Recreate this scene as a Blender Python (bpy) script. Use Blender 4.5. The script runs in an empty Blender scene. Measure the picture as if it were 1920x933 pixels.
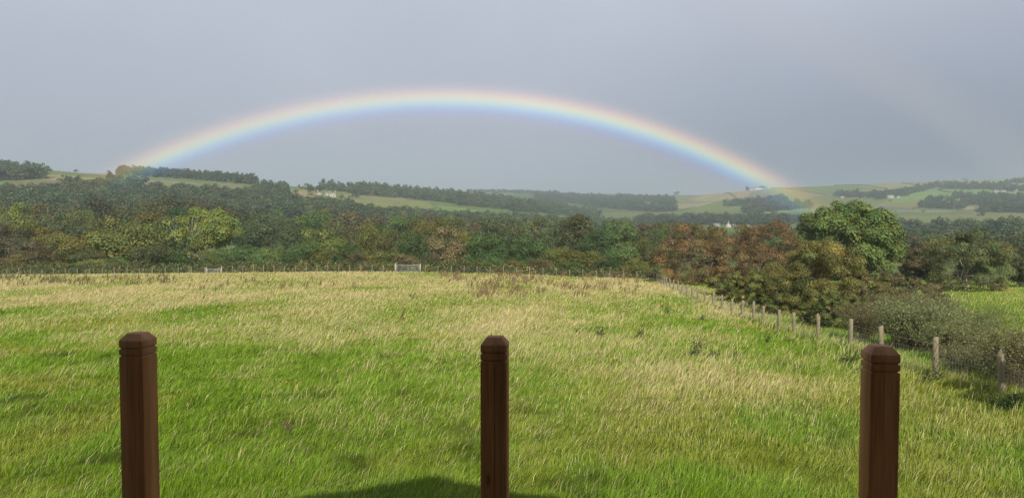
import bpy, math, random
import numpy as np
from mathutils import Vector
PI = math.pi
R = math.radians
rng = np.random.default_rng(11)
random.seed(5)
sc = bpy.context.scene
C = sc.collection

# ------------------------------------------------------------------ camera model (metres, eye at the origin)
F = 1397.0                      # focal length in pixels of the 1920 wide photograph
PITCH = R(2.32)
cp, sp = math.cos(PITCH), math.sin(PITCH)
AX, AY, AZ = -0.0677, 0.8397, -0.5388      # where the sun's light travels to
_n = math.sqrt(AX*AX+AY*AY+AZ*AZ); AX /= _n; AY /= _n; AZ /= _n

def ray(px, row):
    u = (px-960.0)/F; v = (466.5-row)/F
    return u, cp + v*sp, -sp + v*cp          # x, y, z

def z_of(px, row, D):
    """height (eye relative) of the point seen at (px,row) at depth y = D"""
    x, y, z = ray(px, row)
    return z/y*D
def x_of(px, D, row=450):
    x, y, z = ray(px, row)
    return x/y*D
def row_of(x, y, z):
    yc = y*cp - z*sp; zc = y*sp + z*cp
    return 466.5 - F*zc/yc
def px_of(x, y, z):
    return 960 + F*x/(y*cp - z*sp)

# ------------------------------------------------------------------ noise
def vnoise(x, y, seed=0):
    xi = np.floor(x).astype(np.int64); yi = np.floor(y).astype(np.int64)
    fx = x-xi; fy = y-yi
    fx = fx*fx*(3-2*fx); fy = fy*fy*(3-2*fy)
    def h(a, b):
        n = (a*374761393 + b*668265263 + seed*1442695041) & 0xffffffff
        n = ((n ^ (n >> 13))*1274126177) & 0xffffffff
        return ((n ^ (n >> 16)) & 0xffff)/65535.0
    return (h(xi, yi)*(1-fx)+h(xi+1, yi)*fx)*(1-fy) + (h(xi, yi+1)*(1-fx)+h(xi+1, yi+1)*fx)*fy
def fbm(x, y, seed=0, o=4):
    s = 0; a = .5; t = 0
    for i in range(o):
        s = s + a*vnoise(x*2**i+i*7.3, y*2**i-i*3.1, seed+i); t += a; a *= .5
    return s/t
def sstep(a, b, x):
    t = np.clip((x-a)/(b-a), 0, 1); return t*t*(3-2*t)

# ------------------------------------------------------------------ terrain
COLS = np.array([-300, 0, 200, 350, 480, 640, 800, 960, 1100, 1250, 1440, 1680, 1920, 2250], float)
NEARD = [1, 9, 17.7, 28, 41, 64, 108, 128]
NEARZ = {1: [-3.2]*14, 9: [-3.65]*14, 17.7: [-4.3]*14, 28: [-5.02]*14, 41: [-5.95]*14,
         64: [-7.3,-7.2,-7.1,-7.0,-6.9,-6.85,-6.85,-6.9,-7.0,-7.1,-7.2,-7.2,-7.1,-7.1],
         108: [-8.9,-8.6,-8.3,-8.1,-7.9,-7.75,-7.75,-8.0,-8.4,-8.7,-8.9,-8.8,-8.6,-8.6],
         128: [-9.7,-9.6,-9.4,-9.3,-9.2,-9.2,-9.2,-9.4,-9.6,-9.9,-10.0,-9.9,-9.7,-9.7]}
FAR = {  # depth : visible row of the ground in each column
 170: [488,488,488,488,487,490,492,495,497,497,495,490,488,488],
 250: [462,464,468,470,470,472,474,478,480,480,480,478,476,476],
 350: [436,440,446,450,450,455,458,462,466,468,468,464,462,462],
 450: [404,408,418,426,430,436,442,446,452,454,454,450,448,448],
 600: [362,365,378,388,398,410,425,433,440,442,442,440,438,438],
 700: [334,338,352,366,378,392,414,425,436,437,436,434,430,430],
 800: [322,323,335,348,362,380,402,416,430,431,429,427,422,422],
 930: [314,316,323,333,346,364,390,404,422,424,420,416,411,411],
 1100:[322,323,326,336,345,355,376,394,413,415,408,402,398,398],
 1300:[335,335,336,345,352,354,366,385,405,406,396,388,383,380],
 1600:[350,350,350,352,356,358,364,378,395,393,374,361,358,355],
 1900:[360,360,360,360,360,362,365,373,386,381,351,349,345,342],
 2150:[365,365,365,365,365,365,366,370,379,373,354,340,333,331],
 2600:[370,370,370,370,370,368,366,365,370,367,364,350,345,344],
 3100:[372,372,372,372,372,366,359,357,362,366,368,362,360,360],
 4000:[380,380,380,380,380,378,372,370,372,374,376,374,374,374],
 7000:[392,392,392,392,392,392,390,388,390,392,392,392,392,392],
 9000:[396]*14}
tabD = NEARD + sorted(FAR)
T = np.zeros((len(tabD), 14))
for i, d in enumerate(tabD):
    for j in range(14):
        T[i, j] = NEARZ[d][j] if d in NEARZ else z_of(COLS[j], FAR[d][j], d)
LG = np.linspace(math.log(1.0), math.log(9000.0), 520)
PG = np.linspace(-300, 2250, 256)
tl = np.log(np.array(tabD, float))
G1 = np.array([np.interp(LG, tl, T[:, j]/np.array(tabD)) for j in range(14)]).T     # slope angle table: z/D interpolates well in log depth
G = np.array([np.interp(PG, COLS, G1[i]) for i in range(len(LG))])
def blur(A, n, ax):
    k = np.hanning(2*n+1)[0:]; k /= k.sum()
    pad = [(0, 0), (0, 0)]; pad[ax] = (n, n)
    B = np.pad(A, pad, mode='edge')
    return np.apply_along_axis(lambda m: np.convolve(m, k, 'valid'), ax, B)
G = blur(G, 9, 1)
G[60:] = blur(G, 4, 0)[60:]

def H(x, y):
    """ground height"""
    x = np.asarray(x, float); y = np.asarray(y, float)
    r = np.hypot(x, y)+1e-6
    th = np.arctan2(x, y); at = np.clip(np.abs(th), 0, R(46))
    px = 960 + F*np.tan(np.sign(th)*at)
    D = np.where(np.abs(th) < R(46), np.abs(y), r*math.cos(R(46)))
    D = np.clip(D, 1.0, 8990)
    fi = (np.log(D)-LG[0])/(LG[1]-LG[0]); fj = np.clip((px+300)/(PG[1]-PG[0]), 0, len(PG)-1.001)
    i = np.clip(fi.astype(int), 0, len(LG)-2); j = fj.astype(int)
    a = fi-i; b = fj-j
    z = (G[i, j]*(1-a)*(1-b)+G[i+1, j]*a*(1-b)+G[i, j+1]*(1-a)*b+G[i+1, j+1]*a*b)*D
    back = sstep(R(60), R(105), np.abs(th))
    z = z*(1-back) + (-3.2)*back
    z = z + (fbm(x/9, y/9, 3, 3)-.5)*.16*sstep(8, 30, r) + (fbm(x/2.1, y/2.1, 5, 2)-.5)*.05*sstep(5, 9, r)
    far = sstep(300, 900, r)*(1-back)
    z = z + (fbm(x/160, y/160, 9, 4)-.5)*7.0*far
    return z

def Hs(x, y): return float(H(np.array([x]), np.array([y]))[0])
_DD = np.exp(np.linspace(math.log(6), math.log(4200), 3000))
def cast(px, row, dmin=6, dmax=4000):
    """first point of the ground seen at (px,row) beyond dmin"""
    D = _DD[(_DD >= dmin) & (_DD <= dmax)]
    X = (px-960)/F/ (cp)*D
    z = H(X, D)
    X = (px-960)/F*(D*cp - z*sp)
    z = H(X, D)
    rr = row_of(X, D, z)
    k = np.nonzero(rr <= row)[0]
    i = k[0] if len(k) else int(np.argmin(rr))
    return float(X[i]), float(D[i]), float(z[i])

# ------------------------------------------------------------------ mesh helpers
def mesh_np(name, V, quads=None, tris=None, mat=None, parent=None, attrs=None, smooth=False, link=True):
    me = bpy.data.meshes.new(name)
    V = np.asarray(V, np.float32)
    me.vertices.add(len(V)); me.vertices.foreach_set('co', V.ravel())
    q = np.zeros((0, 4), np.int32) if quads is None else np.asarray(quads, np.int32)
    t = np.zeros((0, 3), np.int32) if tris is None else np.asarray(tris, np.int32)
    me.loops.add(q.size+t.size)
    me.loops.foreach_set('vertex_index', np.concatenate([q.ravel(), t.ravel()]))
    me.polygons.add(len(q)+len(t))
    me.polygons.foreach_set('loop_start', np.concatenate([np.arange(len(q))*4, q.size+np.arange(len(t))*3]).astype(np.int32))
    if smooth: me.polygons.foreach_set('use_smooth', np.ones(len(q)+len(t), bool))
    for k, a in (attrs or {}).items():
        a = np.asarray(a, np.float32)
        if a.ndim == 1:
            at = me.attributes.new(k, 'FLOAT', 'POINT'); at.data.foreach_set('value', a)
        else:
            at = me.attributes.new(k, 'FLOAT_COLOR', 'POINT')
            if a.shape[1] == 3: a = np.concatenate([a, np.ones((len(a), 1), np.float32)], 1)
            at.data.foreach_set('color', a.ravel())
    me.update(calc_edges=True)
    if mat: me.materials.append(mat)
    o = bpy.data.objects.new(name, me)
    if link: C.objects.link(o)
    if parent: o.parent = parent
    return o

class MB:
    """collects simple shapes into one mesh"""
    def __init__(s): s.V = []; s.Q = []; s.T = []; s.n = 0
    def add(s, V, Q=None, T_=None):
        V = np.asarray(V, float); s.V.append(V)
        if Q is not None and len(Q): s.Q.append(np.asarray(Q)+s.n)
        if T_ is not None and len(T_): s.T.append(np.asarray(T_)+s.n)
        s.n += len(V)
    def box(s, c, d, rz=0.0):
        x, y, z = d[0]/2, d[1]/2, d[2]/2
        V = np.array([[-x,-y,-z],[x,-y,-z],[x,y,-z],[-x,y,-z],[-x,-y,z],[x,-y,z],[x,y,z],[-x,y,z]])
        ca, sa = math.cos(rz), math.sin(rz)
        W = V.copy(); W[:, 0] = V[:, 0]*ca-V[:, 1]*sa; W[:, 1] = V[:, 0]*sa+V[:, 1]*ca
        s.add(W+np.array(c), [[0,3,2,1],[4,5,6,7],[0,1,5,4],[1,2,6,5],[2,3,7,6],[3,0,4,7]])
    def tube(s, pts, rad, n=6, cap=True):
        pts = np.asarray(pts, float); m = len(pts)
        rad = np.broadcast_to(np.asarray(rad, float), (m,))
        d = np.gradient(pts, axis=0); d /= np.linalg.norm(d, axis=1)[:, None]+1e-9
        ref = np.array([0, 0, 1.0]) if abs(d[0, 2]) < .9 else np.array([1.0, 0, 0])
        a = np.cross(d, ref); a /= np.linalg.norm(a, axis=1)[:, None]+1e-9
        b = np.cross(d, a)
        t = np.arange(n)*2*PI/n
        V = (pts[:, None, :]+rad[:, None, None]*(np.cos(t)[None, :, None]*a[:, None, :]+np.sin(t)[None, :, None]*b[:, None, :])).reshape(-1, 3)
        Q = [[i*n+j, i*n+(j+1) % n, (i+1)*n+(j+1) % n, (i+1)*n+j] for i in range(m-1) for j in range(n)]
        Tt = []
        if cap and n >= 3:
            for e, off in ((0, 0), (m-1, (m-1)*n)):
                for j in range(1, n-1): Tt.append([off, off+j, off+j+1] if e else [off, off+j+1, off+j])
        s.add(V, Q, Tt)
    def build(s, name, mat, parent=None, smooth=False, link=True, attrs=None):
        V = np.concatenate(s.V)
        return mesh_np(name, V, np.concatenate(s.Q) if s.Q else None, np.concatenate(s.T) if s.T else None, mat, parent, attrs, smooth, link)

def tag(o, label=None, cat=None, group=None, kind=None):
    if label: o['label'] = label
    if cat: o['category'] = cat
    if group: o['group'] = group
    if kind: o['kind'] = kind
    return o
def empty(name, loc, rz=0.0):
    o = bpy.data.objects.new(name, None); C.objects.link(o); o.location = loc; o.rotation_euler = (0, 0, rz)
    o.empty_display_size = .2
    return o

# ------------------------------------------------------------------ materials
def newmat(name):
    m = bpy.data.materials.new(name); m.use_nodes = True
    nt = m.node_tree; nt.nodes.clear()
    out = nt.nodes.new('ShaderNodeOutputMaterial')
    return m, nt, out
def N(nt, t, **kw):
    n = nt.nodes.new(t)
    for k, v in kw.items(): setattr(n, k, v)
    return n
def L(nt, a, b): nt.links.new(a, b)
def noise_node(nt, scale, detail=4, vec=None, rough=.6):
    n = N(nt, 'ShaderNodeTexNoise'); n.inputs['Scale'].default_value = scale
    n.inputs['Detail'].default_value = detail; n.inputs['Roughness'].default_value = rough
    if vec is not None: L(nt, vec, n.inputs['Vector'])
    return n
def ramp(nt, fac, stops):
    r = N(nt, 'ShaderNodeValToRGB')
    while len(r.color_ramp.elements) > 1: r.color_ramp.elements.remove(r.color_ramp.elements[-1])
    r.color_ramp.elements[0].position = stops[0][0]; r.color_ramp.elements[0].color = (*stops[0][1], 1)
    for p, c in stops[1:]:
        e = r.color_ramp.elements.new(p); e.color = (*c, 1)
    L(nt, fac, r.inputs['Fac']); return r
def mixc(nt, fac, a, b, mode='MIX'):
    m = N(nt, 'ShaderNodeMix', data_type='RGBA', blend_type=mode)
    for sock, v in ((m.inputs[0], fac), (m.inputs[6], a), (m.inputs[7], b)):
        if hasattr(v, 'node'): L(nt, v, sock)
        elif isinstance(v, (int, float)): sock.default_value = v
        else: sock.default_value = (*v, 1)
    return m.outputs[2]
def leafy(nt, out, col, trans=.3, rough=.6, gloss=.06):
    d = N(nt, 'ShaderNodeBsdfDiffuse'); t = N(nt, 'ShaderNodeBsdfTranslucent'); g = N(nt, 'ShaderNodeBsdfGlossy')
    g.inputs['Roughness'].default_value = rough; g.inputs['Color'].default_value = (.9, .95, 1, 1)
    L(nt, col, d.inputs['Color']); L(nt, col, t.inputs['Color'])
    m = N(nt, 'ShaderNodeMixShader'); m.inputs[0].default_value = trans
    L(nt, d.outputs[0], m.inputs[1]); L(nt, t.outputs[0], m.inputs[2])
    m2 = N(nt, 'ShaderNodeMixShader'); m2.inputs[0].default_value = gloss
    L(nt, m.outputs[0], m2.inputs[1]); L(nt, g.outputs[0], m2.inputs[2])
    L(nt, m2.outputs[0], out.inputs['Surface'])

def mat_blades(name, gloss=.05):
    m, nt, out = newmat(name)
    a = N(nt, 'ShaderNodeAttribute', attribute_name='col')
    leafy(nt, out, a.outputs['Color'], .35, .45, gloss); return m
def mat_crown():
    m, nt, out = newmat('crown_leaves')
    oi = N(nt, 'ShaderNodeObjectInfo'); a = N(nt, 'ShaderNodeAttribute', attribute_name='tint')
    c = mixc(nt, 1.0, oi.outputs['Color'], a.outputs['Color'], 'MULTIPLY')
    leafy(nt, out, c, .14, .5, .02); return m
def mat_simple(name, stops, scale=6, rough=.85, bump=.3, detail=6, stretch=None, objrand=True):
    m, nt, out = newmat(name)
    tc = N(nt, 'ShaderNodeTexCoord'); vec = tc.outputs['Object']
    mp = N(nt, 'ShaderNodeMapping'); L(nt, vec, mp.inputs['Vector'])
    if stretch: mp.inputs['Scale'].default_value = stretch
    if objrand:
        oi = N(nt, 'ShaderNodeObjectInfo'); mul = N(nt, 'ShaderNodeVectorMath', operation='SCALE')
        mul.inputs[0].default_value = (37, 51, 23); L(nt, oi.outputs['Random'], mul.inputs['Scale']); L(nt, mul.outputs[0], mp.inputs['Location'])
    n = noise_node(nt, scale, detail, mp.outputs[0])
    r = ramp(nt, n.outputs['Fac'], stops)
    b = N(nt, 'ShaderNodeBsdfPrincipled'); b.inputs['Roughness'].default_value = rough
    L(nt, r.outputs['Color'], b.inputs['Base Color'])
    bp = N(nt, 'ShaderNodeBump'); bp.inputs['Strength'].default_value = bump; bp.inputs['Distance'].default_value = .01
    L(nt, n.outputs['Fac'], bp.inputs['Height']); L(nt, bp.outputs[0], b.inputs['Normal'])
    L(nt, b.outputs[0], out.inputs['Surface']); return m

M_bark = mat_simple('bark', [(.3, (.09, .075, .055)), (.7, (.24, .21, .16))], 5, .9, .8, stretch=(1, 1, .25))
M_palebark = mat_simple('pale_bark', [(.3, (.28, .25, .19)), (.7, (.5, .47, .38))], 4, .9, .6, stretch=(1, 1, .3))
M_twig = mat_simple('twig', [(.3, (.10, .075, .045)), (.7, (.21, .17, .105))], 8, .9, .2)
M_fencepost = mat_simple('weathered_post', [(.25, (.16, .13, .082)), (.6, (.29, .245, .16)), (.85, (.38, .33, .225))], 9, .9, .7, stretch=(3, 3, .35))
M_wire = mat_simple('galvanised_wire', [(.3, (.25, .25, .24)), (.7, (.4, .4, .39))], 10, .5, .1)
M_gate = mat_simple('galvanised_gate', [(.3, (.34, .35, .36)), (.7, (.46, .47, .48))], 4, .45, .1)
M_stone = mat_simple('dry_stone', [(.3, (.10, .095, .08)), (.7, (.22, .21, .18))], 2, .95, .8)
M_crown = mat_crown()
M_grass = mat_blades('grass_blades', .012)
M_dock = mat_blades('dock_leaf', .02)

def mat_stain():
    m, nt, out = newmat('brown_wood_stain')
    tc = N(nt, 'ShaderNodeTexCoord'); oi = N(nt, 'ShaderNodeObjectInfo')
    mul = N(nt, 'ShaderNodeVectorMath', operation='SCALE'); mul.inputs[0].default_value = (3.7, 5.1, 7.3); L(nt, oi.outputs['Random'], mul.inputs['Scale'])
    mp = N(nt, 'ShaderNodeMapping'); L(nt, tc.outputs['Object'], mp.inputs['Vector']); L(nt, mul.outputs[0], mp.inputs['Location'])
    mp.inputs['Scale'].default_value = (14, 14, .9)
    kn = noise_node(nt, 1.0, 3, mp.outputs[0])
    mp2 = N(nt, 'ShaderNodeMapping'); L(nt, tc.outputs['Object'], mp2.inputs['Vector']); L(nt, mul.outputs[0], mp2.inputs['Location'])
    mp2.inputs['Scale'].default_value = (160, 160, 5)
    fine = noise_node(nt, 1.0, 4, mp2.outputs[0])
    r1 = ramp(nt, kn.outputs['Fac'], [(.25, (.22, .090, .030)), (.5, (.36, .150, .050)), (.75, (.48, .21, .075))])
    r2 = ramp(nt, fine.outputs['Fac'], [(.3, (.7, .7, .7)), (.7, (1.15, 1.15, 1.15))])
    c = mixc(nt, 1.0, r1.outputs['Color'], r2.outputs['Color'], 'MULTIPLY')
    vo = N(nt, 'ShaderNodeTexVoronoi'); vo.inputs['Scale'].default_value = 1.0
    mp3 = N(nt, 'ShaderNodeMapping'); L(nt, tc.outputs['Object'], mp3.inputs['Vector']); L(nt, mul.outputs[0], mp3.inputs['Location'])
    mp3.inputs['Scale'].default_value = (9, 9, 3.2); L(nt, mp3.outputs[0], vo.inputs['Vector'])
    kr = ramp(nt, vo.outputs['Distance'], [(.0, (.25, .25, .25)), (.06, (.4, .4, .4)), (.12, (1, 1, 1))])
    c = mixc(nt, .9, c, kr.outputs['Color'], 'MULTIPLY')
    fd = noise_node(nt, 7, 5, tc.outputs['Object'], .7); fr = ramp(nt, fd.outputs['Fac'], [(.5, (0, 0, 0)), (.72, (.35, .35, .35))])
    c = mixc(nt, fr.outputs['Color'], c, (.24, .17, .075))
    b = N(nt, 'ShaderNodeBsdfPrincipled'); b.inputs['Roughness'].default_value = .62
    b.inputs['Specular IOR Level'].default_value = .3
    L(nt, c, b.inputs['Base Color'])
    bp = N(nt, 'ShaderNodeBump'); bp.inputs['Strength'].default_value = .5; bp.inputs['Distance'].default_value = .002
    L(nt, fine.outputs['Fac'], bp.inputs['Height']); L(nt, bp.outputs[0], b.inputs['Normal'])
    L(nt, b.outputs[0], out.inputs['Surface']); return m
M_stain = mat_stain()

def mat_ground():
    m, nt, out = newmat('pasture_ground')
    a = N(nt, 'ShaderNodeAttribute', attribute_name='tint'); tc = N(nt, 'ShaderNodeTexCoord')
    n1 = noise_node(nt, .9, 6, tc.outputs['Object']); n2 = noise_node(nt, .025, 8, tc.outputs['Object'], .7)
    n3 = noise_node(nt, .12, 5, tc.outputs['Object'], .7)
    r1 = ramp(nt, n1.outputs['Fac'], [(.3, (.75, .75, .75)), (.7, (1.2, 1.2, 1.2))])
    r2 = ramp(nt, n2.outputs['Fac'], [(.3, (.78, .86, .8)), (.5, (1, 1, 1)), (.7, (1.28, 1.14, 1.15))])
    r3 = ramp(nt, n3.outputs['Fac'], [(.35, (.8, .84, .8)), (.65, (1.18, 1.12, 1.05))])
    c = mixc(nt, 1.0, a.outputs['Color'], r1.outputs['Color'], 'MULTIPLY')
    c = mixc(nt, 1.0, c, r2.outputs['Color'], 'MULTIPLY')
    c = mixc(nt, 1.0, c, r3.outputs['Color'], 'MULTIPLY')
    d = N(nt, 'ShaderNodeBsdfDiffuse'); L(nt, c, d.inputs['Color'])
    L(nt, d.outputs[0], out.inputs['Surface']); return m
M_ground = mat_ground()

# ------------------------------------------------------------------ fence lines (world)
def fence_x(y): return 10.1+.094*y                   # the fence down the right of the field
CORNER = (fence_x(105), 105.0)
FARLINE = [CORNER, (-13.0, 108.0), (-16.7, 108.3), (-45.0, 114.0), (-100.0, 128.0)]
def farline_y(x):
    xs = [p[0] for p in FARLINE][::-1]; ys = [p[1] for p in FARLINE][::-1]
    return np.interp(x, xs, ys)
def straw_amount(x, y):
    """share of dry straw coloured grass in the field"""
    s = .02+.36*sstep(14, 55, y)+.30*sstep(50, 85, y)
    n = fbm(x/7.0+3, y/13.0, 21, 3)-.5; n2 = fbm(x/1.6, y/3.2, 27, 3)-.5
    s = s+n*(.35+.95*sstep(12, 34, y))*sstep(6, 16, y)+n2*.5*(.4+.6*sstep(10, 25, y))
    s = s+.45*np.exp(-((x-5.2)/2.2)**2-((y-21.5)/4.5)**2)+.3*np.exp(-((x-3.0)/1.5)**2-((y-17)/2)**2)
    # greener wheel track along the far side
    tr = 78+.10*(x+25)+2.0*np.sin(x/9.0)
    s = s+.30*np.exp(-((y-34-.25*(x+14))/7)**2)*sstep(4, -6, x)*(.4+fbm(x/5, y/3, 29, 2))
    s = s-.75*np.exp(-((y-tr)/1.6)**2)*(x < 2)*sstep(-60, -20, x)
    s = s*(1-.8*sstep(1, 6, x-fence_x(y)))                 # beyond the side fence the land is greener
    return np.clip(s, 0, 1)

# ------------------------------------------------------------------ ground sheet
def in_poly(px, row, poly):
    inside = np.zeros(px.shape, bool); j = len(poly)-1
    for i in range(len(poly)):
        xi, yi = poly[i]; xj, yj = poly[j]
        if yi != yj:
            c = ((yi > row) != (yj > row)) & (px < (xj-xi)*(row-yi)/(yj-yi)+xi)
            inside ^= c
        j = i
    return inside
TAN = (.31, .27, .15); PAST = (.155, .205, .065); BRIGHT = (.165, .255, .08); ROUGH = (.185, .19, .08); DARKG = (.095, .125, .05); PALE = (.42, .39, .29)
FIELDS = [  # hillside fields: outline where each lies on the ground, colour, nearest and farthest distance
 ([(-300,300),(480,300),(640,340),(640,400),(-300,400)], PAST, 560, 1400),
 ([(60,328),(120,327),(210,338),(205,346),(130,340),(60,334)], TAN, 600, 1400),
 ([(20,338),(130,340),(230,352),(300,362),(210,366),(100,352),(20,348)], (.19,.17,.10), 450, 1400),
 ([(90,313),(220,325),(220,333),(90,322)], (.115,.16,.055), 600, 1400),
 ([(220,333),(470,350),(470,356),(250,341)], (.20,.20,.09), 600, 1400),
 ([(240,341),(480,358),(480,372),(300,352)], BRIGHT, 500, 1400),
 ([(540,345),(660,353),(660,362),(540,356)], PAST, 600, 1600),
 ([(560,356),(600,358),(600,368),(545,368)], TAN, 600, 1600),
 ([(640,360),(690,366),(800,378),(815,392),(700,388),(640,378)], (.21,.23,.09), 500, 1600),
 ([(690,364),(760,368),(760,376),(690,372)], (.24,.23,.10), 500, 1600),
 ([(820,383),(900,395),(880,402),(820,394)], BRIGHT, 400, 1600),
 ([(500,455),(420,455),(420,480),(520,478)], BRIGHT, 150, 600),
 ([(860,352),(1000,352),(1060,362),(900,366)], (.19,.2,.12), 2200, 4500),
 ([(960,362),(1300,360),(1330,400),(960,400)], DARKG, 1500, 4500),
 ([(1190,372),(1290,364),(1440,346),(1480,350),(1480,360),(1250,392),(1200,390)], (.2,.2,.1), 1000, 2600),
 ([(1290,372),(1360,356),(1425,352),(1400,368),(1330,378),(1300,376)], TAN, 1000, 2600),
 ([(1250,386),(1340,379),(1330,384),(1262,393)], TAN, 1000, 2600),
 ([(1330,382),(1420,370),(1440,378),(1370,392),(1270,398)], PAST, 900, 2600),
 ([(1440,352),(1540,352),(1600,346),(1640,358),(1500,372),(1440,366)], (.2,.2,.085), 1000, 2600),
 ([(1500,350),(1560,340),(1650,352),(1560,364),(1510,360)], (.135,.18,.07), 1000, 2600),
 ([(1560,338),(1760,330),(1960,328),(1960,347),(1760,353),(1650,356),(1600,345)], (.25,.24,.13), 1000, 2600),
 ([(1755,337),(1800,334),(1960,332),(1960,335.5),(1800,337),(1760,339)], PALE, 1000, 2600),
 ([(1640,385),(1680,372),(1720,358),(1760,354),(1900,356),(1960,360),(1960,372),(1830,366),(1800,378),(1740,386)], BRIGHT, 900, 2600),
 ([(1640,384),(1740,372),(1760,385),(1640,394)], (.2,.2,.08), 900, 2600),
 ([(1655,396),(1800,392),(1850,398),(1700,410),(1655,412)], (.12,.17,.065), 800, 2600),
 ([(1780,380),(1850,372),(1850,392),(1800,394)], TAN, 800, 2600),
 ([(1690,404),(1960,400),(1960,436),(1690,436)], ROUGH, 500, 2600),
 ([(1380,396),(1500,388),(1510,396),(1400,402)], BRIGHT, 700, 2600),
 ([(1405,405),(1500,398),(1500,412),(1430,414)], (.12,.17,.07), 700, 2600),
 ([(1380,424),(1412,424),(1420,440),(1380,440)], BRIGHT, 450, 1200),
 ([(1640,430),(1760,430),(1760,440),(1640,440)], BRIGHT, 400, 1200),
]
def ground_sheet():
    th = np.concatenate([np.linspace(-180, -44, 70, endpoint=False), np.linspace(-44, 44, 1000), np.linspace(44, 180, 71)[1:]])*PI/180
    th = th[:-1]
    rr = np.concatenate([np.linspace(.6, 8, 20), np.exp(np.linspace(math.log(8.3), math.log(140), 230)), np.exp(np.linspace(math.log(141.5), math.log(2600), 330)), np.exp(np.linspace(math.log(2640), math.log(8800), 40))])
    TH, RR = np.meshgrid(th, rr)
    X = RR*np.sin(TH); Y = RR*np.cos(TH); Z = H(X, Y)
    n, m = X.shape
    V = np.stack([X, Y, Z], -1).reshape(-1, 3)
    i = np.arange(n-1)[:, None]; j = np.arange(m)[None, :]; j2 = (j+1) % m
    Q = np.stack([i*m+j, i*m+j2, (i+1)*m+j2, (i+1)*m+j], -1).reshape(-1, 4)
    V = np.concatenate([V, [[0, 0, Hs(0, .01)]]])
    Tt = np.stack([np.full(m, n*m), np.arange(m), (np.arange(m)+1) % m], -1)
    Q = Q[:, ::-1]; Tt = Tt[:, ::-1]
    x, y, z = V[:, 0], V[:, 1], V[:, 2]
    col = np.zeros((len(V), 3)); r = np.hypot(x, y)
    s = straw_amount(x, y)[:, None]*sstep(4, 20, r)[:, None]
    near = np.array([.09, .13, .022])*(1-s)+np.array([.30, .26, .11])*s
    base = np.array([.13, .175, .062])*np.ones((len(V), 3))
    t = fbm(x/130, y/130, 40, 3)[:, None]
    base = base*(1-.35*(t > .55))+np.array([.2, .18, .09])*.35*(t > .55)
    front = y > 50
    px = np.where(front, px_of(x, np.where(front, y, 100), z), -9999); row = np.where(front, row_of(x, np.where(front, y, 100), z), 9999)
    jx = (fbm(x/60, y/60, 44, 2)-.5)*10; jy = (fbm(x/60+9, y/60, 47, 2)-.5)*2.5
    for poly, c, d0, d1 in FIELDS:
        k = in_poly(px+jx, row+jy, poly) & (y > d0) & (y < d1)
        base[k] = c
    w = (sstep(118, 135, r))[:, None]
    col = near*(1-w)+base*w
    o = mesh_np('ground', V, Q, Tt, M_ground, attrs={'tint': col}, smooth=True)
    tag(o, kind='structure'); return o
ground_sheet()

# ------------------------------------------------------------------ grass of the field, real blades
def blades(x, y, Lh, wid, lean, dirx, diry, col, head=None):
    n = len(x); z = H(x, y)-.02
    vis = rng.uniform(-1, 1, n)*.9                       # blade faces mostly towards the deck, twisted at random
    sx = np.cos(vis); sy = np.sin(vis)
    hz = Lh*np.sqrt(np.clip(1-lean**2, .02, 1)); hx = Lh*lean
    V = np.zeros((n, 5, 3))
    w2 = wid/2
    midw = w2*.85 if head is None else w2*head
    for k, (a, b, c, ww, sgn) in enumerate([(0, 0, 0, w2, -1), (0, 0, 0, w2, 1), (.32, .62, 0, midw, 1), (.32, .62, 0, midw, -1), (1, 1, 0, 0, 0)]):
        V[:, k, 0] = x+dirx*hx*a+sgn*sx*ww
        V[:, k, 1] = y+diry*hx*a+sgn*sy*ww
        V[:, k, 2] = z+hz*b
    i = np.arange(n)[:, None]*5
    return V.reshape(-1, 3), i+np.array([[0, 1, 2, 3]]), i+np.array([[3, 2, 4]]), np.repeat(col, 5, axis=0)

def field_points(n, y0, y1, xm=.74, pw=.5):
    s = rng.uniform(0, 1, n)
    y = (y0**pw+(y1**pw-y0**pw)*s)**(1/pw)
    x = rng.uniform(-1, 1, n)*(xm*y+1.5)
    return x, y
def keep_field(x, y):
    left = (x < fence_x(y)) & (y < farline_y(x)+1.0)
    right = (x >= fence_x(y)) & (y < 104)
    return left | right

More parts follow.
